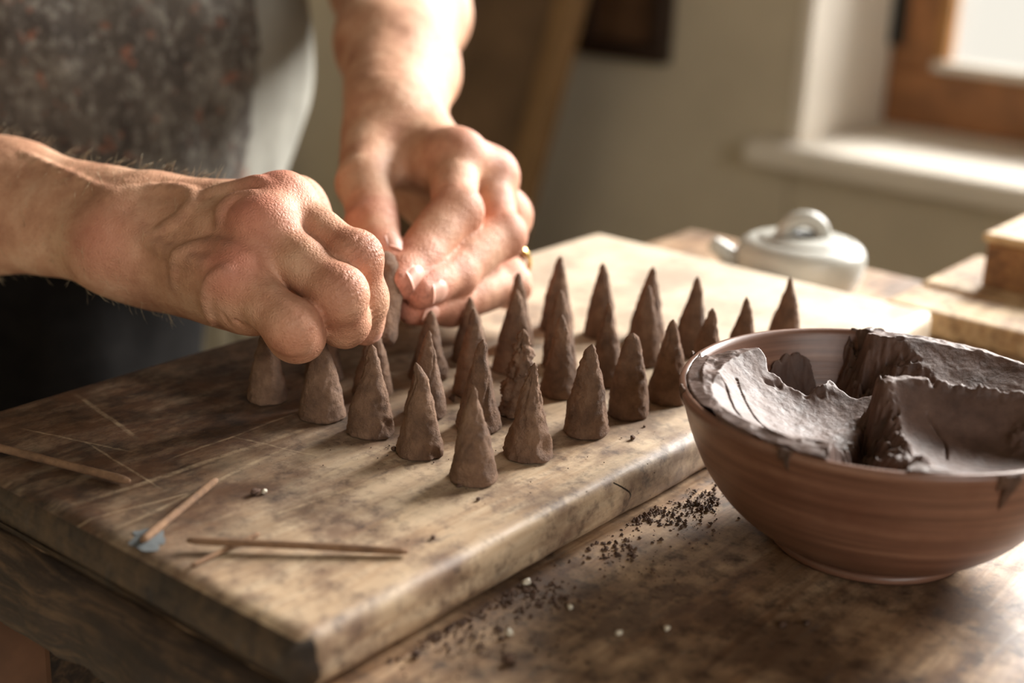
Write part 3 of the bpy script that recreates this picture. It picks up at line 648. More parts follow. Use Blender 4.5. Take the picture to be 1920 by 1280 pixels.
for k, (px, py, s, m, nm, lab) in enumerate((
  (988, 1096, (.0017, .0014, .0012), 'white_grain', 'white_grain', 'white grain against the board\'s lower edge'),
  (1068, 1142, (.0010, .0010, .0008), 'white_grain', 'white_grain', 'small white grain on the bench near the crumb heap'),
  (955, 1190, (.0014, .0012, .0009), 'white_grain', 'white_grain', 'white grain on the bench below the crumb heap'),
  (1160, 1190, (.0012, .0011, .0009), 'white_grain', 'white_grain', 'left of two white grains in the bench foreground'),
  (1250, 1182, (.0010, .0010, .0008), 'white_grain', 'white_grain', 'right of two white grains in the bench foreground'),
  (955, 1242, (.0022, .0017, .0014), 'crumb_clay', 'clay_crumb', 'large dark crumb at the bottom of the picture'),
  (780, 1232, (.0018, .0015, .0011), 'crumb_clay', 'clay_crumb', 'dark crumb on the bench near the board\'s front corner'),
  (1466, 1177, (.0013, .0012, .0010), 'crumb_clay', 'clay_crumb', 'left of two dark crumbs before the bowl\'s foot'),
  (1512, 1173, (.0013, .0011, .0010), 'crumb_clay', 'clay_crumb', 'right of two dark crumbs before the bowl\'s foot'))):
    tag(blob(onz(px, py, -0.0201), s, k+23, M[m], nm), lab, 'crumb')
def crumb_field(name, spots, zrel, lab, seed):
    rg = np.random.default_rng(seed); V = []; F = []
    ico = np.array([(0, 0, 1), (.9, 0, .3), (.28, .85, .3), (-.72, .53, .3), (-.72, -.53, .3), (.28, -.85, .3), (0, 0, -.4)])
    for (px, py, sx, sy, n, smin, smax) in spots:
        for _ in range(n):
            c = onz(px+rg.normal()*sx, py+rg.normal()*sy, zrel)
            if zrel < -0.01 and c[1] > -0.002 and c[0] < BL: c[1] = -0.002-abs(rg.normal())*0.002
            s = smin+(smax-smin)*rg.random()**3; k = len(V); a = rg.random()*6.28
            R_ = np.array([[math.cos(a), -math.sin(a), 0], [math.sin(a), math.cos(a), 0], [0, 0, 1]])
            for q in ico: V.append(c+(R_@q)*s*(0.7+0.6*rg.random(3))+np.array([0, 0, s*0.2]))
            F += [(k, k+1+i, k+1+(i+1) % 5) for i in range(5)]+[(k+6, k+1+(i+1) % 5, k+1+i) for i in range(5)]
    o = mesh_obj(name, V, F, M['crumb_clay'], smooth=False); return tag(o, lab, 'crumbs', kind='stuff')
crumb_field('bench_crumbs', [(1230, 968, 40, 14, 220, .0003, .0012), (1310, 940, 22, 14, 150, .0003, .0014), (1290, 985, 40, 22, 60, .0002, .0009), (1160, 1030, 30, 16, 140, .0003, .0012), (1000, 1120, 50, 18, 220, .0003, .0012), (850, 1180, 60, 22, 220, .0003, .0012), (1200, 1070, 90, 40, 140, .0002, .0008), (900, 1230, 90, 30, 90, .0002, .0009)], -0.02, 'dark clay crumbs scattered along the bench beside the board', 5)
crumb_field('board_crumbs', [(740, 850, 60, 16, 60, .0001, .0005), (1000, 880, 120, 40, 50, .0001, .0005), (500, 860, 200, 50, 60, .0001, .0004), (1200, 830, 60, 30, 30, .0001, .0005), (890, 915, 30, 8, 30, .0001, .0005), (300, 840, 150, 40, 40, .0001, .0004)], 0.0, 'fine dark clay dust on the board around the cones', 6)

# ------------------------------------------------------------------ the person: fields blended into one surface
class Field:
    def __init__(s, prims_pts, pad, res, e1, e2):
        e1 = nrm(e1); e3 = nrm(np.cross(e1, e2)); e2 = np.cross(e3, e1); s.R = np.stack([e1, e2, e3]); s.res = res
        Q = np.asarray(prims_pts)@s.R.T; s.lo = Q.min(0)-pad; s.n = np.ceil((Q.max(0)+pad-s.lo)/res).astype(int)+1
        s.ax = [(s.lo[i]+np.arange(s.n[i])*res).astype(np.float32) for i in range(3)]
    def new(s): return np.full(s.n, 0.04, np.float32)
    def loc(s, p): return (s.R@np.asarray(p, float)).astype(np.float32)
    def sl(s, lo, hi):
        a = np.clip(((lo-s.lo)/s.res).astype(int), 0, s.n-1); b = np.clip(((hi-s.lo)/s.res).astype(int)+2, 1, s.n); return tuple(slice(x, y) for x, y in zip(a, b))
    def cap(s, D, a, b, ra, rb, k=0.004, flat=None, fs=1.0, sub=False, ease=False):
        """tapered capsule a->b; flat: direction squeezed by fs"""
        a, b = s.loc(a), s.loc(b); m = max(ra, rb)+k+3*s.res
        S_ = s.sl(np.minimum(a, b)-m, np.maximum(a, b)+m)
        X, Y, Z = np.meshgrid(s.ax[0][S_[0]], s.ax[1][S_[1]], s.ax[2][S_[2]], indexing='ij', sparse=True)
        d = b-a; L2 = max(float(d@d), 1e-12)
        px, py, pz = X-a[0], Y-a[1], Z-a[2]
        t = np.clip((px*d[0]+py*d[1]+pz*d[2])/L2, 0, 1)
        qx, qy, qz = px-t*d[0], py-t*d[1], pz-t*d[2]
        q2 = qx*qx+qy*qy+qz*qz
        if flat is not None:
            f = s.R@nrm(flat); f = f.astype(np.float32); v = qx*f[0]+qy*f[1]+qz*f[2]; q2 = q2+v*v*(fs*fs-1)
        if ease: t = t*t*(3-2*t)
        dist = np.sqrt(q2)-(ra+(rb-ra)*t)
        if flat is not None: dist = dist/(0.5+0.5*fs)
        o = D[S_]
        if sub:
            dist = -dist; h = np.maximum(k-np.abs(o-dist), 0)/k; D[S_] = np.maximum(o, dist)+h*h*k*0.25
        else:
            h = np.maximum(k-np.abs(o-dist), 0)/k; D[S_] = np.minimum(o, dist)-h*h*k*0.25
    def chain(s, D, P, R, k=0.004, **kw):
        for i in range(len(P)-1): s.cap(D, P[i], P[i+1], R[i], R[i+1], k, **kw)
    @staticmethod
    def merge(A, B, k):
        h = np.maximum(k-np.abs(A-B), 0)/k; return np.minimum(A, B)-h*h*k*0.25
    def mesh(s, D):
        n = np.array(D.shape); I = D < 0
        c = np.zeros(n-1, np.int8)
        for dx in (0, 1):
            for dy in (0, 1):
                for dz in (0, 1): c += I[dx:n[0]-1+dx, dy:n[1]-1+dy, dz:n[2]-1+dz]
        act = np.argwhere((c > 0) & (c < 8)); idx = np.full(n-1, -1, np.int32); idx[tuple(act.T)] = np.arange(len(act))
        corner = np.array([(i, j, k) for i in (0, 1) for j in (0, 1) for k in (0, 1)])
        val = np.stack([D[tuple((act+o).T)] for o in corner], 1)
        acc = np.zeros((len(act), 3)); cnt = np.zeros(len(act))
        for i in range(8):
            for j in range(i+1, 8):
                if np.abs(corner[i]-corner[j]).sum() != 1: continue
                m = (val[:, i] < 0) != (val[:, j] < 0); t = val[:, i]/np.where(m, val[:, i]-val[:, j], 1)
                acc += np.where(m[:, None], corner[i]+t[:, None]*(corner[j]-corner[i]), 0); cnt += m
        V = (act+acc/cnt[:, None])*s.res+s.lo
        F = []
        for ax in range(3):
            u, v = (ax+1) % 3, (ax+2) % 3
            sa = [slice(None)]*3; sb = [slice(None)]*3; sa[ax] = slice(0, -1); sb[ax] = slice(1, None)
            ch = np.argwhere(I[tuple(sa)] != I[tuple(sb)])
            ch = ch[(ch[:, u] > 0) & (ch[:, v] > 0) & (ch[:, u] < n[u]-1) & (ch[:, v] < n[v]-1)]
            ins = I[tuple(ch.T)]; eu = np.eye(3, dtype=int)[u]; ev = np.eye(3, dtype=int)[v]
            q = np.stack([idx[tuple((ch-eu-ev).T)], idx[tuple((ch-ev).T)], idx[tuple(ch.T)], idx[tuple((ch-eu).T)]], 1)
            q[~ins] = q[~ins][:, ::-1]; F.append(q)
        F = np.vstack(F); F = F[(F >= 0).all(1)]
        return V@s.R, F
def vnormals(V, F):
    n = np.cross(V[F[:, 2]]-V[F[:, 0]], V[F[:, 3]]-V[F[:, 1]]); N_ = np.zeros_like(V)
    for i in range(4): np.add.at(N_, F[:, i], n)
    return N_/np.maximum(np.linalg.norm(N_, axis=1), 1e-12)[:, None]
def relax(V, F, it=1, lam=0.5):
    for _ in range(it):
        s_ = np.zeros_like(V); c_ = np.zeros(len(V))
        for i in range(4):
            np.add.at(s_, F[:, i], V[F[:, (i+1) % 4]]); np.add.at(c_, F[:, i], 1)
        V = V+lam*(s_/np.maximum(c_, 1)[:, None]-V)
    return V
def bend_dir(a, p, b): return -nrm(nrm(a-p)+nrm(b-p))

def hand(J, rad, wrist, palm_n, res, forearm, frad, flat_n, extra=None, kweb=0.0035, dors=None):
    """J: finger name -> joint points (base, knuckle, middle joint, end joint, tip); rad the matching radii"""
    pts = [wrist]+[p for f in J.values() for p in f]+list(forearm)
    fd = Field(pts, 0.045, res, J['middle'][0]-forearm[-1], palm_n)
    P = fd.new()
    # forearm and wrist, wider than thick
    for i in range(len(forearm)-1):
        fd.cap(P, forearm[i], forearm[i+1], frad[i], frad[i+1], 0.02, flat_n, 1.32)
    # metacarpals form the back of the hand
    for f in ('index', 'middle', 'ring', 'little'):
        b, k = J[f][0], J[f][1]
        fd.cap(P, b, k, 0.0135, rad[f][0]*1.05, 0.014)
        fd.cap(P, b+(k-b)*0.1-palm_n*0.009, k-(k-b)*0.12-palm_n*0.009, 0.0125, rad[f][0]*0.95, 0.014)
        fd.cap(P, b+(k-b)*0.25+palm_n*0.0090, k+palm_n*0.0040, 0.0026, 0.0040, 0.008)       # tendon
        fd.cap(P, k+palm_n*0.001, k+palm_n*0.0011, rad[f][0]*(1.02 if f == 'little' else 1.08), rad[f][0]*(1.02 if f == 'little' else 1.08), 0.012)   # knuckle
    t = J['thumb']; fd.cap(P, t[0], t[1], 0.0165, 0.0125, 0.016)                              # ball of the thumb
    fd.cap(P, J['little'][0]-palm_n*0.012, J['little'][1]-palm_n*0.012, 0.0135, 0.0105, 0.014)
    D = P
    out = P.copy()
    for f, p in J.items():
        r = rad[f]; Fm = fd.new(); a = p[1:] 
        mid_ = a[0]+(a[1]-a[0])*0.5; fd.chain(Fm, [a[0], mid_]+list(a[1:]), [r[0], (r[0]+r[1])*0.43]+list(r[1:]), 0.0035)
        for i in (1, 2):
            if i < len(a)-1:
                bd = bend_dir(a[i-1], a[i], a[i+1]); fd.cap(Fm, a[i]+bd*r[i]*0.12, a[i]+bd*r[i]*0.13, r[i]*1.06, r[i]*1.06, 0.005)
                # soft pads on the inner side of each segment
        for i in range(len(a)-1):
            bd = bend_dir(a[i-1], a[i], a[i+1]) if i > 0 else bend_dir(a[0], a[1], a[2])
            if dors and i == len(a)-2: bd = dors(f, a[-1])
            md = (a[i]+a[i+1])/2; ax_ = nrm(a[i+1]-a[i]); bo_ = nrm(bd-ax_*(bd@ax_)); L = np.linalg.norm(a[i+1]-a[i])
            pr_ = (r[i]+r[i+1])*0.5*(0.82 if i == 0 else 0.93)
            fd.cap(Fm, md-ax_*L*0.18-bo_*r[i]*0.22, md+ax_*L*0.18-bo_*r[i]*0.22, pr_, pr_, 0.006)
        out = np.minimum(out, Field.merge(P, Fm, kweb))
    if extra: extra(fd, out)
    V, F = fd.mesh(out); V = relax(V, F, 1, 0.4)
    return V, F

# ---- right hand: back of the hand towards the camera, fingers curled down on the work
A_ = at
RW = A_(238, 428, .602)
RJ = dict(
    index=[A_(330, 415, .606), A_(556, 392, .592), A_(644, 492, .588), A_(668, 558, .592), A_(688, 604, .594)],
    middle=[A_(300, 408, .598), A_(534, 385, .563), A_(664, 484, .546), A_(678, 560, .556), A_(684, 614, .568)],
    ring=[A_(285, 438, .593), A_(500, 436, .547), A_(634, 550, .531), A_(643, 598, .545), A_(626, 606, .562)],
    little=[A_(280, 470, .590), A_(452, 532, .538), A_(550, 612, .523), A_(557, 628, .533), A_(546, 633, .545)],
    thumb=[A_(330, 440, .622), A_(470, 475, .628), A_(600, 556, .622), A_(690, 606, .608)])
RR_ = dict(index=[.0100, .0094, .0084, .0068], middle=[.0096, .0096, .0088, .0072], ring=[.0094, .0098, .0090, .0078], little=[.0090, .0090, .0085, .0072], thumb=[.0120, .0105, .0080])
R_ELB = A_(-520, 300, .74)
# outward normal of the back of the right hand
mc = RJ['middle'][1]-RJ['middle'][0]; across = RJ['little'][1]-RJ['middle'][1]
RN = nrm(np.cross(nrm(mc), nrm(across)))
if RN@(CAM-RW) < 0: RN = -RN
def px_pt(px, py, ref_a, ref_b):      # point over the hand's back seen at a pixel, lying in the plane of the metacarpals
    n = RN; d = ray(px, py); t = ((ref_a-CAM)@n)/(d@n); return CAM+d*t
def r_extra(fd, D):
    def vein(pts, r0, lift, k=0.0035):
        Q = spline([px_pt(px, py, RJ['ring'][0]*0.5+RJ['ring'][1]*0.5+RN*lift, None) for px, py in pts], 14)
        # drop every point onto the present surface along the view normal
        out = []
        for q in Q:
            best = None
            for s_ in np.arange(0.016, -0.022, -0.0008):
                p = q+RN*s_; i = ((fd.loc(p)-fd.lo)/fd.res).astype(int)
                if (i < 0).any() or (i >= fd.n).any(): continue
                if D[tuple(i)] < 0: best = p; break
            out.append(best if best is not None else q-RN*0.02)
        out = np.array(out); 
        for _ in range(2): out[1:-1] = (out[:-2]+2*out[1:-1]+out[2:])/4
        R_ = r0*np.sin(np.linspace(0.25, math.pi-0.25, len(out)))**0.7
        for i in range(len(out)-1):
            if np.linalg.norm(out[i+1]-out[i]) < 0.02: fd.cap(D, out[i]-RN*0.0011, out[i+1]-RN*0.0011, R_[i], R_[i+1], k)
        VEINS.append(np.array(out))
    vein([(250, 400), (300, 372), (350, 368), (372, 380), (368, 405), (330, 428), (300, 440)], .0024, .010)
    vein([(385, 365), (430, 352), (475, 342), (500, 345)], .0022, .012)
    vein([(415, 420), (428, 395), (450, 378), (480, 372)], .0022, .012)
    vein([(255, 430), (300, 462), (345, 480), (390, 492)], .0018, .010)
    vein([(300, 500), (350, 470), (400, 455), (440, 470)], .0016, .010)
    vein([(340, 540), (390, 520), (430, 505)], .0016, .010)
    vein([(20, 330), (100, 345), (180, 372), (235, 395)], .0018, .012)
    # flexion folds at the root of the little finger
    for a0, a1 in (((438, 585), (455, 612)), ((455, 580), (474, 608)), ((470, 572), (492, 604)), ((418, 588), (430, 612))):
        p, q = A_(*a0, .5325), A_(*a1, .5325)
        for s_ in np.arange(0, 0.03, 0.0008):
            pp = p+nrm(ray(*a0))*s_; i = ((fd.loc(pp)-fd.lo)/fd.res).astype(int)
            if (i >= 0).all() and (i < fd.n).all() and D[tuple(i)] < 0: p = pp; break
        for s_ in np.arange(0, 0.03, 0.0008):
            qq = q+nrm(ray(*a1))*s_; i = ((fd.loc(qq)-fd.lo)/fd.res).astype(int)
            if (i >= 0).all() and (i < fd.n).all() and D[tuple(i)] < 0: q = qq; break
        fd.cap(D, p, q, .0007, .0007, .0012, sub=True)
    # bony end of the forearm at the wrist
    b_ = px_pt(185, 430, RW+RN*0.016, None); fd.cap(D, b_-RN*0.011, b_-RN*0.0112, .0155, .0155, .020)
VEINS = []
farm = [RW, RW+(R_ELB-RW)*0.30, RW+(R_ELB-RW)*0.62, R_ELB]
RV, RF = hand(RJ, RR_, RW, RN, 0.0009, farm, [.0275, .0300, .0400, .0410], RN, r_extra)

# ---- left hand: thumb side towards the camera, fingertips meeting the right hand
LW = A_(742, 222, .725)
LJ = dict(
    index=[A_(768, 266, .712), A_(856, 300, .668), A_(856, 396, .640), A_(788, 484, .618), A_(746, 530, .600)],
    middle=[A_(775, 262, .722), A_(916, 335, .684), A_(938, 440, .658), A_(852, 512, .630), A_(788, 546, .606)],
    ring=[A_(772, 268, .733), A_(944, 408, .706), A_(950, 530, .672), A_(845, 568, .636), A_(774, 577, .612)],
    little=[A_(765, 272, .742), A_(915, 440, .722), A_(905, 525, .700), A_(850, 545, .672), A_(805, 540, .655)],
    thumb=[A_(702, 262, .705), A_(682, 345, .662), A_(700, 425, .634), A_(724, 492, .610)])
LR = dict(index=[.0112, .0102, .0092, .0074], middle=[.0112, .0102, .0092, .0076], ring=[.0105, .0098, .0088, .0072], little=[.0092, .0086, .0078, .0064], thumb=[.0125, .0108, .0086])
L_ELB = A_(752, -95, .965)
LN = nrm(np.cross(LJ['middle'][1]-LJ['middle'][0], LJ['ring'][1]-LJ['index'][1]))
if LN@np.array([0.5, 0.1, 1.0]) < 0: LN = -LN
def l_dors(f, p): return nrm(nrm(CAM-p)*.9+RT*(.6 if f == 'thumb' else .15)-UP*(.0 if f == 'thumb' else .35))
lf = [LW, LW+(L_ELB-LW)*0.3, LW+(L_ELB-LW)*0.65, L_ELB]
LV, LF = hand(LJ, LR, LW, LN, 0.0011, lf, [.0285, .0330, .0430, .0430], nrm(LN+0.2*UP), None, dors=l_dors)

def paint(V, joints, tips, veins):
    red = np.zeros(len(V)); vn = np.zeros(len(V)); dt = np.zeros(len(V))
    for p, s_, w_ in joints: red = np.maximum(red, w_*np.exp(-((V-p)**2).sum(1)/s_**2))
    for Q in veins:
        for q in Q[::2]: vn = np.maximum(vn, np.exp(-((V-q)**2).sum(1)/0.0035**2))
    for p, s_ in tips: dt = np.maximum(dt, np.exp(-((V-p)**2).sum(1)/s_**2))
    return red, vn, dt
def wrinkle(V, F, J, rad):
    Nn = vnormals(V, F); d = np.zeros(len(V))
    for f, p in J.items():
        a = p[1:]
        for i in (1, 2):
            if i >= len(a)-1: continue
            bd = bend_dir(a[i-1], a[i], a[i+1]); ax_ = nrm(a[i+1]-a[i-1]); ax_ = nrm(ax_-bd*(ax_@bd)); q = V-(a[i]+bd*rad[f][i]); s_ = q@ax_
            near = np.exp(-(q*q).sum(1)/(rad[f][i]*0.95)**2)*np.clip(Nn@bd*1.5, 0, 1)
            wob_ = 0.0006*noise3(V, 300, 80); d += -(0.00036 if i == 1 else 0.00032)*near*np.cos((s_+wob_*2.2)*2*np.pi/0.0027)*(0.6+0.6*noise3(V, 160, 83))
    d += 0.00010*fbm(V, 260, 3, 81)+0.00035*fbm(V, 60, 2, 82)
    return V+Nn*d[:, None]
RV = wrinkle(RV, RF, RJ, RR_); LV = wrinkle(LV, LF, LJ, LR)
rj = [(RJ[f][1]+RN*0.010, .014, 0.95) for f in ('middle', 'ring', 'little')]+[(RJ[f][2], .014, .55) for f in RJ]+[(RJ[f][-1], .012, .5) for f in RJ]+[(px_pt(185, 440, RW+RN*.02, None), .018, .5)]
lj = [(LJ[f][1]+LN*0.010, .014, 0.8) for f in ('index', 'middle', 'ring')]+[(LJ[f][2], .014, .85) for f in LJ]+[(LJ[f][-1], .016, .9) for f in LJ]+[(LJ[f][-2], .014, .6) for f in LJ]
Rp = paint(RV, rj, [(RJ[f][-1], .011) for f in ('index', 'middle', 'ring')], VEINS)
Lp = paint(LV, lj, [(LJ[f][-1], .010) for f in LJ], [])

# ---- trunk, head and legs (mostly under cloth)
sd = nrm(np.array([0.91, -0.41, 0])); fdr = nrm(np.array([-0.41, -0.91, 0])); Z3 = np.array([0, 0, 1.0])
BEL = A_(80, 95, .93); LOW = A_(35, 390, .95); HIP = A_(20, 700, .97); CH = A_(100, -420, 1.02)
NECK = CH+Z3*0.24-fdr*0.01; HEAD = NECK+Z3*0.17+fdr*0.06
SHL, SHR = CH+sd*0.17+Z3*0.13, CH-sd*0.19+Z3*0.13
LTH, RTH = A_(345, 1310, 1.0), A_(25, 1320, 1.0)
LKN, RKN = LTH*[1, 1, 0]+Z3*0.50, RTH*[1, 1, 0]+Z3*0.50
LAN, RAN = LKN*[1, 1, 0]-np.append(fdr[:2]*0.03, 0)+Z3*0.09, RKN*[1, 1, 0]-np.append(fdr[:2]*0.03, 0)+Z3*0.09
def trunk(fd, D, grow, arms=True, legs=True, top=True):
    fd.cap(D, LOW, BEL, .134+grow, .155+grow, .05, fdr, 1.32)
    if top:
        fd.cap(D, BEL, CH, .155+grow, .150+grow, .06, fdr, 1.4)
        fd.cap(D, SHL, SHR, .062+grow, .062+grow, .08)
    fd.cap(D, HIP, LOW, .105+grow, .132+grow, .05, fdr, 1.25)
    if arms:
        fd.cap(D, SHL, L_ELB, .058+grow, .044+grow, .03); fd.cap(D, SHR, R_ELB, .058+grow, .045+grow, .03)
    if legs:
        for th, kn, an, sg in ((LTH, LKN, LAN, 1), (RTH, RKN, RAN, -1)):
            fd.cap(D, HIP+sd*0.045*sg, th, .085+grow, .056+grow, .05); fd.cap(D, th, kn, .056+grow, .050+grow, .03); fd.cap(D, kn, an, .048+grow, .042+grow, .03)
fd = Field([HEAD+Z3*.2, HEAD+fdr*.2, HEAD-fdr*.2, SHL, SHR, R_ELB, L_ELB, HIP, LOW-sd*.2, LOW+sd*.2, CH, LTH], .13, .006, sd, fdr)
D = fd.new(); trunk(fd, D, -0.012, legs=False)
fd.cap(D, CH+Z3*.1, HEAD-Z3*.06-fdr*.02, .062, .058, .04)
fd.cap(D, HEAD+Z3*.03-fdr*.025, HEAD+Z3*.03+fdr*.015, .082, .078, .03, sd, 1.12)
fd.cap(D, HEAD-Z3*.045+fdr*.03, HEAD-Z3*.085+fdr*.055, .058, .036, .04, sd, 1.05)
fd.cap(D, HEAD+Z3*.015+fdr*.094, HEAD-Z3*.022+fdr*.112, .009, .014, .012)
fd.cap(D, HEAD+Z3*.032+fdr*.082-sd*.03, HEAD+Z3*.032+fdr*.082+sd*.03, .014, .014, .02)
for s_ in (-1, 1):
    fd.cap(D, HEAD-Z3*.03-fdr*.012+sd*.078*s_, HEAD+Z3*.02-fdr*.02+sd*.084*s_, .012, .017, .008, sd, 2.2)
    fd.cap(D, HEAD+Z3*.008+fdr*.098+sd*.032*s_, HEAD+Z3*.008+fdr*.099+sd*.033*s_, .013, .013, .01, sub=True)
fd.cap(D, HEAD-Z3*.055+fdr*.102-sd*.024, HEAD-Z3*.055+fdr*.102+sd*.024, .0035, .0035, .006, sub=True)
TV, TF = fd.mesh(D)
Tp = [np.zeros(len(TV))]*3
person = empty('person', HIP*[1, 1, 0]); PO = HIP*[1, 1, 0]
tag(person, 'person in a stained dark apron shaping clay cones with both hands', 'person')
V = np.vstack([RV, LV, TV]); F = np.vstack([RF, LF+len(RV), TF+len(RV)+len(LV)])
body = mesh_obj('body', V-PO, F, M['skin'], person)
for nm, k in (('red', 0), ('vein', 1), ('dirt', 2)):
    at_ = body.data.attributes.new(nm, 'FLOAT', 'POINT'); at_.data.foreach_set('value', np.concatenate([Rp[k], Lp[k], Tp[k]]).astype(np.float32))
def cloth(name, build, res, m, keep=None, nz=0.0, pts=None, thick=None):
    fd = Field(pts, .12, res, sd, fdr); D = fd.new(); build(fd, D); V, F = fd.mesh(D)
    if keep is not None: F = F[keep(V)[F].all(1)]
    Nn = vnormals(V, F); V = V+Nn*(nz*fbm(V*np.array([1, 1, 0.45]), 16, 3, 90))[:, None]
    u = np.unique(F); rm = -np.ones(len(V), int); rm[u] = np.arange(len(u)); V = V[u]; F = rm[F]
    o = mesh_obj(name, V-PO, F, m, person)
    if thick: md = o.modifiers.new('solid', 'SOLIDIFY'); md.thickness = thick; md.offset = 1
    return o
tp = [SHL+Z3*.1, SHR, LOW-sd*.2, LOW+sd*.2, HIP, R_ELB, L_ELB, CH]
def b_shirt(fd, D): trunk(fd, D, 0.004, arms=False, legs=False)
def b_shirt2(fd, D):
    b_shirt(fd, D)
    fd.cap(D, SHL, SHL+(L_ELB-SHL)*0.86, .066, .060, .03); fd.cap(D, SHR, SHR+(R_ELB-SHR)*0.86, .066, .058, .03)
cloth('shirt', b_shirt2, .005, M['shirt_cloth'], lambda V: (V[:, 2] > LOW[2]+0.0) & (np.hypot(*(V-NECK)[:, :2].T)+0.6*np.maximum(0, (NECK[2]-V[:, 2]))-0.6*0 > 0.075), 0.004, tp, 0.002)
def b_tr(fd, D):
    for th, kn, an, sg in ((LTH, LKN, LAN, 1), (RTH, RKN, RAN, -1)):
        fd.cap(D, HIP+sd*0.03*sg-Z3*.03, th, .088, .062, .05); fd.cap(D, th, kn, .064, .058, .03); fd.cap(D, kn, an, .056, .054, .03)
    fd.cap(D, HIP, LOW, .110, .139, .05, fdr, 1.25)
cloth('trousers', b_tr, .007, M['trouser_cloth'], lambda V: V[:, 2] < LOW[2]+0.012, 0.004, [HIP+sd*.1, HIP-sd*.1, LTH, RTH, LAN, RAN, LOW])
# bib apron wrapped over the front
def apron_keep(V):
    u = (V-BEL)@sd; v = (V-BEL)@fdr; z_ = V[:, 2]-BEL[2]
    return (v > 0.004+0.0*z_) & (u < 0.112-0.03*np.clip(z_, 0, .3)/.3+0.006*np.sin(z_*30)) & (u > -0.15) & (z_ < 0.34) & (V[:, 2] > LOW[2]-0.005)
def b_apron(fd, D):
    trunk(fd, D, 0.011, arms=False, legs=False)
    fd.cap(D, HIP+fdr*.03, HIP-Z3*.12+fdr*.03, .118, .116, .05, fdr, 1.25)
ap = cloth('apron', b_apron, .005, M['apron_cloth'], apron_keep, 0.007, tp+[HIP-Z3*.2], 0.0025)
P = spline([BEL+sd*(-.15)+fdr*.02+Z3*(-.06), BEL+fdr*.135+Z3*(-.075)-sd*.02, BEL+sd*.13+fdr*.05+Z3*(-.06), BEL+sd*.165-fdr*.03+Z3*(-.05)], 30)
for sg in (-1, 1):
    Pn = spline([BEL+sd*.09*sg+fdr*.10+Z3*.33, CH+sd*.085*sg+fdr*.09+Z3*.14, CH+sd*.07*sg+Z3*.215, CH+sd*.04*sg-fdr*.09+Z3*.17], 24)
    mesh_obj('strap', np.array(tube(Pn-PO, .007, 8)[0]), tube(Pn-PO, .007, 8)[1], M['apron_cloth'], ap)
for an, sg in ((LAN, 1), (RAN, -1)):
    f2 = Field([an, an+fdr*.24, an*[1, 1, 0]], .07, .006, sd, fdr); D = f2.new(); g0 = an*[1, 1, 0]
    f2.cap(D, g0+Z3*.04-fdr*.04, g0+Z3*.035+fdr*.10, .040, .042, .03); f2.cap(D, g0+Z3*.032+fdr*.1, g0+Z3*.028+fdr*.17, .042, .030, .03); f2.cap(D, g0+Z3*.05-fdr*.02, an+Z3*.02, .042, .046, .03)
    V, F = f2.mesh(D); V[:, 2] = np.maximum(V[:, 2], 0.001); mesh_obj('shoe', V-PO, F, M['leather'], person)
f2 = Field([HEAD+Z3*.15, HEAD-fdr*.15, HEAD+fdr*.1, HEAD-Z3*.1], .06, .005, sd, fdr); D = f2.new()
f2.cap(D, HEAD+Z3*.042-fdr*.03, HEAD+Z3*.042+fdr*.008, .088, .082, .03, sd, 1.12); V, F = f2.mesh(D)
kp = ((V-HEAD)[:, 2] > 0.05-0.9*np.clip(0.03-(V-HEAD)@fdr, -0.03, 0.10)); F = F[kp[F].all(1)]
mesh_obj('hair', V-PO, F, M['hair'], person)
for sg in (-1, 1):
    v_, f_ = lathe([(0, -.011), (.006, -.0092), (.0098, -.005), (.011, 0), (.0098, .005), (.006, .0092), (0, .011)], 20)
    mesh_obj('eye', v_+HEAD+Z3*.008+fdr*.083+sd*.032*sg-PO, f_, M['eye_white'], person)

# ---- fingernails
def nail(J, rad, f, n_hint, w_, l_, push=1.0, back=0.5):
    a, b = J[f][-2], J[f][-1]; ax_ = nrm(b-a); r0 = rad[f][-1]; r1 = rad[f][-2]
    c = b+ax_*(r0*0.30-l_*back)
    n = nrm(n_hint-ax_*(n_hint@ax_)); sdv = np.cross(ax_, n); rc = (r0*0.62+r1*0.38)*1.02*push
    n1, n2 = 13, 11; V = []
    for lay in (0, 1):
        for iu in range(n1):
            u = -1+2*iu/(n1-1)
            for iv in range(n2):
                v = -1+2*iv/(n2-1)
                th = u*w_/2/rc; vv = v*l_/2*(1-0.30*u*u-0.12*u**4 if v > 0 else 1-0.42*u*u)
                dr = rc*(1-0.10*max(0, v))+0.0003-lay*0.0009-0.0008*(abs(u)**3)-0.0006*max(0, -v)**2
                V.append(c+ax_*vv+sdv*math.sin(th)*dr+n*math.cos(th)*dr)
    k = n1*n2; F = []
    for iu in range(n1-1):
        for iv in range(n2-1):
            q = (iu*n2+iv, (iu+1)*n2+iv, (iu+1)*n2+iv+1, iu*n2+iv+1); F.append(q); F.append(tuple(x+k for x in q[::-1]))
    per = [i*n2 for i in range(n1)]+[(n1-1)*n2+j for j in range(1, n2)]+[i*n2+n2-1 for i in range(n1-2, -1, -1)]+[j for j in range(n2-2, 0, -1)]
    F += [(per[i], per[i+1-len(per)], per[i+1-len(per)]+k, per[i]+k) for i in range(len(per))]
    return mesh_obj('fingernail', np.array(V)-PO, F, M['nail'], person)
tc = lambda p: nrm(CAM-p)
def bn(J, f): return bend_dir(J[f][-3], J[f][-2], J[f][-1])
nail(RJ, RR_, 'middle', bn(RJ, 'middle')*.5+RT*.75+tc(RJ['middle'][-1])*.45, .0115, .012)
nail(LJ, LR, 'index', l_dors('index', LJ['index'][-1]), .0125, .0125, 1.05)
nail(LJ, LR, 'middle', l_dors('middle', LJ['middle'][-1]), .0125, .0130, 1.05)
nail(LJ, LR, 'ring', l_dors('ring', LJ['ring'][-1]), .0110, .0120, 1.05)
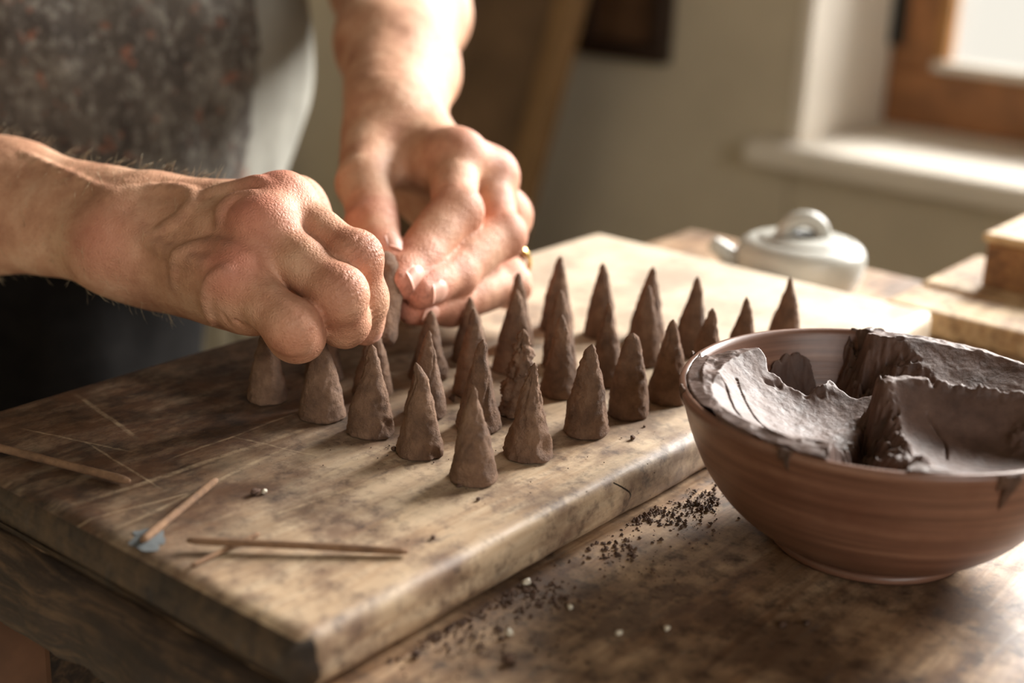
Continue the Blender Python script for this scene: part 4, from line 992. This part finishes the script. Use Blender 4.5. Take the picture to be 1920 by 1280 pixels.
nail(LJ, LR, 'thumb', l_dors('thumb', LJ['thumb'][-1]), .0130, .0140, 1.05)
nail(LJ, LR, 'little', bn(LJ, 'little'), .0095, .0100)
nail(RJ, RR_, 'index', bn(RJ, 'index'), .0115, .0115); nail(RJ, RR_, 'ring', bn(RJ, 'ring'), .011, .0115); nail(RJ, RR_, 'little', bn(RJ, 'little'), .010, .010)
nail(RJ, RR_, 'thumb', -nrm(RN)*.4+RT*.4, .0135, .014)

# ---- wedding ring
a, b = LJ['ring'][1], LJ['ring'][2]; c = a+(b-a)*0.70; ax_ = nrm(b-a); u_ = nrm(np.cross(ax_, UP)); v_ = np.cross(ax_, u_)
pr = [(.0110, -.0030), (.0122, -.0025), (.0128, 0), (.0122, .0025), (.0110, .0030), (.0106, 0), (.0110, -.0030)]
V, F = lathe(pr, 48); V = np.stack([c+p[0]*u_+p[1]*v_+p[2]*ax_ for p in V])
mesh_obj('finger_ring', V-PO, F, M['gold'], person)['label'] = 'plain gold ring on the ring finger'

# ---- fine hair on the right forearm and wrist
Nn = vnormals(RV, RF); rg = np.random.default_rng(3); fa = nrm(R_ELB-RW)
along = (RV-RW)@fa; cand = np.where((along > -0.045) & (along < 0.16))[0]; pick = rg.choice(cand, 900, replace=False)
V = []; F = []
for i in pick:
    p, n = RV[i], Nn[i]; L = 0.0035+0.005*rg.random(); dirn = nrm(n*0.45-fa*0.6+UP*0.35*rg.random()+rg.normal(size=3)*0.25); b2 = nrm(np.cross(dirn, rg.normal(size=3)))
    k = len(V); w_ = 0.00005
    V += [p-b2*w_, p+b2*w_, p+n*w_*2, p+dirn*L*0.55-b2*w_+n*0.0006, p+dirn*L*0.55+b2*w_+n*0.0006, p+dirn*L*0.55+n*0.0007, p+dirn*L+n*0.0002]
    F += [(k, k+1, k+4, k+3), (k+1, k+2, k+5, k+4), (k+2, k, k+3, k+5), (k+3, k+4, k+6), (k+4, k+5, k+6), (k+5, k+3, k+6)]
o = mesh_obj('arm_hair', np.array(V)-PO, F, M['arm_hair'], person); o['kind'] = 'stuff'

# ------------------------------------------------------------------ the piece of clay being shaped between the fingertips
c0, c1 = A_(706, 646, .592), A_(727, 470, .602); k = 40; t = np.linspace(0, 1, k)
P = np.array([c0+(c1-c0)*x+RT*0.0012*math.sin(x*3.0) for x in t]); R_ = np.interp(t, [0, .03, .1, .5, .8, .95, 1], [.003, .0066, .0073, .0075, .0062, .0035, .0008])
v, f = tube(P-c0, R_, 40); v = np.array(v); v += 0.0006*np.stack([fbm(v, 140, 3, 95+i) for i in range(3)], 1)
o = mesh_obj('incense_cone', v, f, M['cone_clay']); o.location = c0
tag(o, 'unfinished clay cone pinched between the fingertips of both hands', 'incense cone', 'incense cones being shaped')
